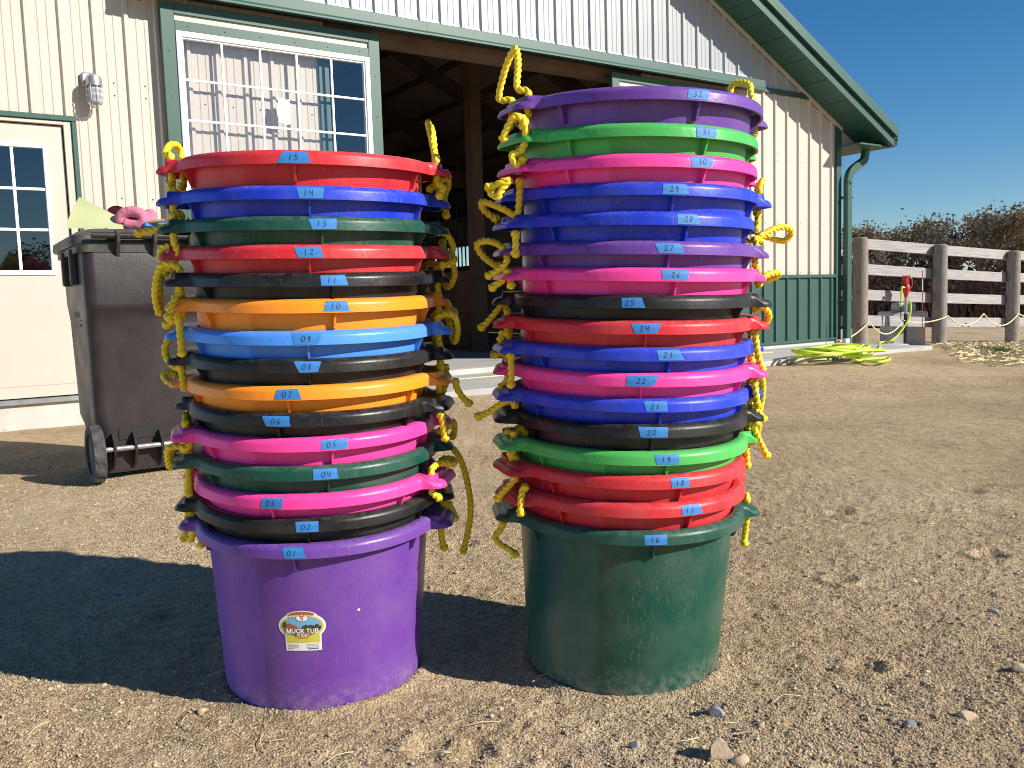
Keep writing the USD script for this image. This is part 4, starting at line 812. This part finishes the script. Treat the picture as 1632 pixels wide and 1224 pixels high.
cd = thing('draped_cord', 'pale cord looped along the fence posts past the hydrant', 'cord', k1)
obj('cord', tube(np.vstack([hang(g0, k1, .05), hang(k1, hk, .19)[1:], hang(hk, k2, .06)[1:], hang(k2, mid, .16)[1:], hang(mid, k3, .19)[1:], hang(k3, posts[3]+np.array([0, -.12, .45]), .15)[1:]]), .0095, 6), CORD, cd, smooth=True)
c2 = thing('ground_cord', 'thin yellow cord stretched over the apron at the barn door', 'cord', W(4.2, .75, .15))
obj('cord', tube(np.array([W(s, .42+.012*s+.02*math.sin(s*2), .151) for s in np.linspace(2.1, 7.8, 40)]), .006, 6), simple('yellow_cord', (.66, .62, .25), .6), c2, smooth=True)
# livestock waterer behind the fence
wp = at_y(1438, 545, 15.2); wz = gz(wp[0], wp[1]) - .02
wt = thing('livestock_waterer', 'grey concrete livestock waterer with pale top behind the fence', 'waterer', (wp[0], wp[1], wz))
def wbx_(x0, x1, y0, y1, z0, z1, b): return wbox(wp[0]+x0, wp[0]+x1, wp[1]+y0, wp[1]+y1, z0, z1, b)
WS = 15.2/FOC
def wzz(y): return EYE[2] + (461.5-y)*WS
obj('base', wbx_(-.28, .29, -.25, .28, wz-.2, wzz(508), .02), CONC, wt); obj('ledge', wbx_(-.31, .32, -.28, .31, wzz(507), wzz(496), .02), CONC, wt); obj('top', wbx_(-.15, .17, -.15, .15, wzz(495.5), wzz(482), .03), CONC, wt)

# ---------------------------------------------------------------- trees, brush, straw
def tree_parts(seed, h, spread, nleaf, leaf=.28):
    r = np.random.default_rng(seed); wood = MB(); tips = []
    def branch(p, d, L, rad, depth):
        n = 4; P = [p]; dd = d.copy()
        for _ in range(n):
            dd = dd + r.normal(0, .16, 3); dd[2] += .05; dd /= np.linalg.norm(dd); P.append(P[-1]+dd*L/n)
        wood.add(*tube(np.array(P), np.linspace(rad, rad*.55, n+1), 5 if depth > 1 else 7, caps=False))
        if depth >= 4: tips.append(P[-1]); tips.append(P[2]); return
        for _ in range(3 if depth else 5):
            t = r.uniform(.45, 1); q = P[int(t*n)]; a = r.uniform(0, 2*math.pi); out = np.array([math.cos(a), math.sin(a), r.uniform(.25, .9)]); nd = dd*.55 + out*spread; nd /= np.linalg.norm(nd)
            branch(q, nd, L*r.uniform(.58, .78), rad*.55, depth+1)
    branch(np.zeros(3), np.array([0, 0, 1.0]), h*.34, h*.022, 0)
    T_ = np.array(tips); idx = r.integers(0, len(T_), nleaf); c = T_[idx] + r.normal(0, .26, (nleaf, 3)); keep = r.random(nleaf) < np.clip(.35 + (meshkit.noise(c*.8, seed)-.38)*2.6, .04, 1); c = c[keep]
    n = len(c); e1 = r.normal(size=(n, 3)); e1 /= np.linalg.norm(e1, axis=1, keepdims=True); e2 = np.cross(e1, r.normal(size=(n, 3))); e2 /= np.linalg.norm(e2, axis=1, keepdims=True)
    s = leaf*r.uniform(.5, 1.1, (n, 1)); v = np.stack([c-e1*s, c+e2*s*.6, c+e1*s, c-e2*s*.6], 1).reshape(-1, 3)
    return wood.get(), (v, np.arange(n*4).reshape(-1, 4))
protos = [tree_parts(11+k, 9.5, .85, 3000, .14) for k in range(3)]
made = {}
def plant(k, px, Y, top_px, label, wide=1.0, rz=0.0, P=None, cat='tree', group='oaks beyond the fence', tone=OAK):
    if P is None: d = ray(px, 460); p = EYE + d*(Y/d[1]); top = EYE[2] + (466-top_px)*Y/FOC
    else: p = np.array(P, float); top = top_px
    zg = gz(p[0], p[1])-.2; (wv, wf), (lv, lf) = protos[k]; hh = lv[:, 2].max(); s = (top-zg)/hh
    pth = numbered('/World', 'oak_tree'); x = UsdGeom.Xform.Define(stage, pth); x.AddTranslateOp().Set(Gf.Vec3d(p[0], p[1], zg)); x.AddRotateZOp().Set(rz); x.AddScaleOp().Set(Gf.Vec3f(s*wide, s*wide, s))
    t = tag(T(pth, np.eye(4)), label, cat, group)
    if k in made: x.GetPrim().GetReferences().AddInternalReference(made[k]); x.GetPrim().SetInstanceable(True)
    else:
        obj('trunk', (wv, wf), BARK, t, smooth=True, local=True); obj('crown', (lv, lf), OAK if k != 1 else OAK2, t, local=True)
        made[k] = pth
plant(0, 1402, 100, 351, 'brown leaved oak nearest the barn, above the first fence bay', 1.0, 10)
plant(1, 1462, 104, 347, 'olive brown oak above the hydrant', 1.0, 50)
plant(2, 1512, 110, 345, 'thin brown oak above the middle fence post', .85, 120)
plant(0, 1552, 98, 334, 'broad brown oak above the second fence bay', 1.15, 200)
plant(1, 1606, 100, 336, 'tall rounded oak above the right fence post', 1.1, 280)
plant(2, 1650, 104, 345, 'oak cut by the right edge of the photo', 1.1, 30)
plant(2, 1352, 112, 372, 'low oak mostly hidden by the barn corner', .9, 300)
plant(1, 1700, 100, 342, 'oak beyond the right edge', 1.1, 90)
plant(0, 1770, 108, 350, 'second oak beyond the right edge', 1.1, 90)
for k, (px, tp, Y, lb) in enumerate(((1432, 356, 112, 'low brown oak between the two oaks left of the hydrant'), (1488, 352, 118, 'slender oak in the gap left of the middle post'), (1532, 346, 116, 'half hidden oak right of the middle post'), (1580, 343, 114, 'oak filling the gap before the right post'), (1630, 340, 112, 'oak behind the right end of the top rail'), (1378, 362, 108, 'small oak just right of the downspout'))):
    plant((k+1) % 3, px, Y, tp, lb, 1.0, 40*k+15)
# trees behind the photographer, seen only in the door glass
for k, (dx, dy, h_) in enumerate(((34, -60, 6.6), (46, -55, 7.6), (58, -56, 7.2), (22, -66, 7.0))): plant(k % 3, 0, 0, h_, ['spreading brown oak behind the photographer, first of four from the right', 'olive brown oak behind the photographer, second from the right', 'tallest oak behind the photographer, seen only as a reflection', 'oak behind the photographer, nearest the barn side of the reflection'][k], 1.2, k*77, P=(dx, dy, 0), group='oaks mirrored in the door glass')
# brush along the far side of the fence
def brush(n, px0, px1, y0, y1, hmax, seed, w=.012):
    r = np.random.default_rng(seed); px = r.uniform(px0, px1, n); Y = r.uniform(y0, y1, n); D = np.array([ray(a, 460) for a in px]); p = EYE + D*(Y/D[:, 1])[:, None]
    p[:, 2] = ground_z(p[:, 0], p[:, 1], False)-.05; h = hmax*(.35+.65*r.random(n))*(.55+.6*meshkit.noise(np.stack([p[:, 0]*.5, p[:, 1]*.5, np.zeros(n)], 1), seed))
    q = p + np.stack([r.normal(0, .22, n)*h, r.normal(0, .22, n)*h, h], 1); m = (p+q)/2 + r.normal(0, .06, (n, 3)); ws = np.stack([np.full(n, w), np.zeros(n), np.zeros(n)], 1)*r.uniform(.5, 2.0, (n, 1))
    v = np.stack([p-ws, p+ws, m+ws, m-ws, q], 1).reshape(-1, 3); k = np.arange(n)*5
    f = np.vstack([np.stack([k, k+1, k+2], 1), np.stack([k, k+2, k+3], 1), np.stack([k+3, k+2, k+4], 1)]); return v, f
mb = MB().add(*brush(16000, 1250, 1900, 26, 34, 1.55, 1, .016)).add(*brush(11000, 1200, 2000, 44, 52, 2.9, 2, .03))
r = np.random.default_rng(9); nl = 44000; px = r.uniform(1230, 1950, nl); far = r.random(nl) < .5; Y = np.where(far, r.uniform(44, 54, nl), r.uniform(26, 35, nl)); D = np.array([ray(a, 460) for a in px]); p = EYE + D*(Y/D[:, 1])[:, None]
hm = np.where(far, 2.7, 1.35)*(.5+.75*meshkit.noise(np.stack([p[:, 0]*.5, p[:, 1]*.5, np.zeros(nl)], 1), 1)); p[:, 2] = ground_z(p[:, 0], p[:, 1], False) + hm*r.random(nl)**.8
e1 = r.normal(size=(nl, 3)); e1 /= np.linalg.norm(e1, axis=1, keepdims=True); e2 = np.cross(e1, r.normal(size=(nl, 3))); s_ = np.where(far, .13, .075)[:, None]*r.uniform(.5, 1.3, (nl, 1))
mb.add(np.stack([p-e1*s_, p+e2*s_*.6, p+e1*s_, p-e2*s_*.6], 1).reshape(-1, 3), np.arange(nl*4).reshape(-1, 4))
tag(obj('brush', mb, BRUSH, kind='stuff'), 'dense dark dry brush growing along the field beyond the fence', 'brush')
# a bird far off
bp = at_y(1438, 333, 60); bd = thing('bird', 'tiny dark bird flying in the blue sky right of the barn roof', 'bird', bp)
obj('body', tube(smooth_path([bp+[-.12, 0, 0], bp, bp+[.14, 0, .02]], .04), [.01] + [.04]*0 + list(np.interp(np.linspace(0, 1, len(smooth_path([bp+[-.12, 0, 0], bp, bp+[.14, 0, .02]], .04))-1), [0, .5, 1], [.03, .05, .015])), 8), BLACK, bd, smooth=True)
for k in (-1, 1): obj('wing', (np.array([bp+[-.05, 0, .01], bp+[.06, 0, .01], bp+[.03, k*.2, .07], bp+[-.01, k*.36, .03]]), np.array([[0, 1, 2], [0, 2, 3], [2, 1, 0], [3, 2, 0]])), BLACK, bd)

# ---------------------------------------------------------------- gravel, stones, straw
def stone_mesh(seed, sub=1, flat=.7):
    m = trimesh.creation.icosphere(sub, 1.0); v = np.array(m.vertices); r = np.random.default_rng(seed)
    for _ in range(7):
        d = r.normal(size=3); d /= np.linalg.norm(d); c = r.uniform(.55, .85); k = v @ d; v = v - np.maximum(k-c, 0)[:, None]*d
    return v*[1, r.uniform(.65, .95), flat*r.uniform(.7, 1.1)], np.array(m.faces)
def instancer(name, protos_, pos, scale, quat, ids, label, cat):
    p = numbered('/World', name); pi = UsdGeom.PointInstancer.Define(stage, p); rel = pi.CreatePrototypesRel()
    for k, (mesh, m) in enumerate(protos_):
        q = f'{p}/pieces/piece' + (f'_{k:03d}' if k else ''); usdkit.mesh(stage, q, mesh, m, smooth=False); rel.AddTarget(q)
    UsdGeom.Xform.Define(stage, p+'/pieces')
    pi.CreatePositionsAttr(Vt.Vec3fArray.FromNumpy(pos.astype(np.float32))); pi.CreateScalesAttr(Vt.Vec3fArray.FromNumpy(scale.astype(np.float32)))
    pi.CreateOrientationsAttr(Vt.QuathArray([Gf.Quath(float(a), float(b), float(c), float(d)) for a, b, c, d in quat])); pi.CreateProtoIndicesAttr(Vt.IntArray.FromNumpy(ids.astype(np.int32)))
    return tag(T(p, np.eye(4)), label, cat, kind='stuff')
r = np.random.default_rng(21); n = 330000
Y = 1.22 + 7.0*r.random(n)**3.0; px = r.uniform(-90, 1720, n); X = (px-816)/FOC*Y*1.02
dens = meshkit.fbm(np.stack([X*1.7, Y*1.7, np.zeros(n)], 1), 3, 40); keep = (r.random(n) < np.clip((dens-.28)*3.2, .30, 1)); s, nn = sn(np.stack([X, Y], 1)); keep &= nn > 1.45 + .0*s
for cx, cy in ((-.462, 1.994), (.2425, 2.017)): keep &= np.hypot(X-cx, Y-cy) > .205
X, Y = X[keep], Y[keep]; n = len(X); Z = ground_z(X, Y); sz_ = .0015 + .0019*r.random(n)**1.6 + (r.random(n) < .022)*r.uniform(.001, .005, n) + .0006*np.clip(Y-1.3, 0, 6)
an = r.uniform(0, 2*math.pi, n); tl = r.normal(0, .2, (n, 2)); qt = np.stack([np.cos(an/2), tl[:, 0], tl[:, 1], np.sin(an/2)], 1); qt /= np.linalg.norm(qt, axis=1, keepdims=True)
instancer('gravel', [(stone_mesh(100+k, 0 if k else 1), PEB[k % 3]) for k in range(6)], np.stack([X, Y, Z+sz_*.12], 1), np.repeat(sz_[:, None], 3, 1), qt, r.integers(0, 6, n), 'fine tan gravel scattered over the yard', 'gravel')
# single stones one can point at
GREYS = simple('grey_stone', (.25, .245, .245), .9, .35, 60, .001, 200); TANS = simple('tan_stone', (.44, .34, .225), .92, .2, 40, .001, 160)
for k, (px, py, rr, flat, m, lb) in enumerate([(1142, 1140, .017, 1.0, GREYS, 'speckled grey stone right of the dark green tub'), (1148, 1210, .027, .9, TANS, 'large squarish tan stone at the bottom edge'), (1178, 1216, .018, .7, TANS, 'rounded tan stone beside the squarish one'), (1213, 1162, .011, .8, TANS, 'small tan stone right of the grey speckled one'),
        (1012, 1190, .011, .8, GREYS, 'pale grey stone below the dark green tub'), (1585, 975, .016, .55, GREYS, 'flat grey stone on the bare dirt at the right'), (1455, 928, .016, .5, TANS, 'flat brown stone in the middle of the dirt'), (1628, 1075, .022, .7, TANS, 'dark stone at the right edge'),
        (186, 946, .013, .5, GREYS, 'flat bluish stone in the shadow left of the purple tub'), (322, 1132, .012, .8, TANS, 'small dark stone left of the purple tub'), (1540, 1150, .02, .6, TANS, 'broad low stone near the lower right corner'), (1450, 1163, .012, .8, GREYS, 'grey stone near the lower right corner'), (1212, 1160, .010, .8, TANS, 'tan chip near the grey stone'), (4, 689, .035, .7, GREYS, 'pale stone against the foundation at the left edge')]):
    P = on_z(px, py, 0); P[2] = gz(P[0], P[1]) + rr*flat*.35; v, f = stone_mesh(300+k, 2, flat); t = thing('stone', lb, 'stone', P); obj('rock', v*rr + P, m, t) if False else obj('rock', (v*rr + P, f), m, t)
def straw_set(centres, Ls, seed):
    m = MB(); r = np.random.default_rng(seed)
    for (x, y), L in zip(centres, Ls):
        a = r.uniform(0, math.pi) if r.random() < .6 else r.normal(.3, .3); z = gz(x, y)+.004; d = np.array([math.cos(a), math.sin(a), 0]); k = np.cross(d, [0, 0, 1])*r.normal(0, .12)*L
        m.add(*tube(smooth_path([np.array([x, y, z])-d*L/2, np.array([x, y, z+.004])+k, np.array([x, y, z])+d*L/2], L/5), .0011, 4))
    return m
r = np.random.default_rng(33); cs = [on_z(a, b, 0)[:2] for a, b in ((1090, 1183), (1290, 1180), (1255, 1120), (1195, 1185), (900, 1150), (700, 1190), (420, 1180), (350, 1080), (120, 880), (240, 950), (300, 1150), (1520, 850), (1560, 1120), (1240, 1100), (60, 1160), (540, 1205), (1330, 950), (1500, 655), (770, 1150))]
tag(obj('straw', straw_set(cs + [(r.uniform(-1, 2.5), r.uniform(1.4, 5)) for _ in range(40)], list(r.uniform(.03, .09, len(cs)))+list(r.uniform(.02, .07, 40)), 4), STRAW, smooth=True, kind='stuff'), 'loose straw stems scattered on the yard', 'straw')
# bedding straw and grass at the right by the fence
n = 16000; px = r.normal(1650, 70, n); py = 548 + np.abs(r.normal(0, 14, n)); ok = (px > 1480+ (py-548)*1.2) & (px < 1800) & (py < 592); px, py = px[ok], py[ok]; n = len(px); G = np.array([on_z(a, b, -.02) for a, b in zip(px, py)])
G[:, 2] = ground_z(G[:, 0], G[:, 1]) + r.uniform(.0, .03, n); an = r.uniform(0, math.pi, n); d = np.stack([np.cos(an), np.sin(an), r.normal(0, .15, n)], 1)*r.uniform(.05, .13, (n, 1)); w_ = np.array([0, 0, .006]); v = np.stack([G-d-w_, G+d-w_, G+d+w_, G-d+w_], 1).reshape(-1, 3)
tag(obj('bedding_straw', (v, np.arange(n*4).reshape(-1, 4)), STRAW, kind='stuff'), 'pale bedding straw spread on the ground by the right fence post', 'straw')
n = 420; px = r.normal(1592, 14, n); py = r.normal(575, 2.5, n); G = np.array([on_z(a, b, -.02) for a, b in zip(px, py)]); G[:, 2] = ground_z(G[:, 0], G[:, 1]); h = r.uniform(.03, .09, n); o = np.stack([r.normal(0, .03, n), r.normal(0, .03, n), h], 1); w_ = np.array([.005, 0, 0])
tag(obj('grass_tuft', (np.stack([G-w_, G+w_, G+o], 1).reshape(-1, 3), np.arange(n*3).reshape(-1, 3)), GRASS, kind='stuff'), 'small green grass patch at the edge of the straw', 'grass')
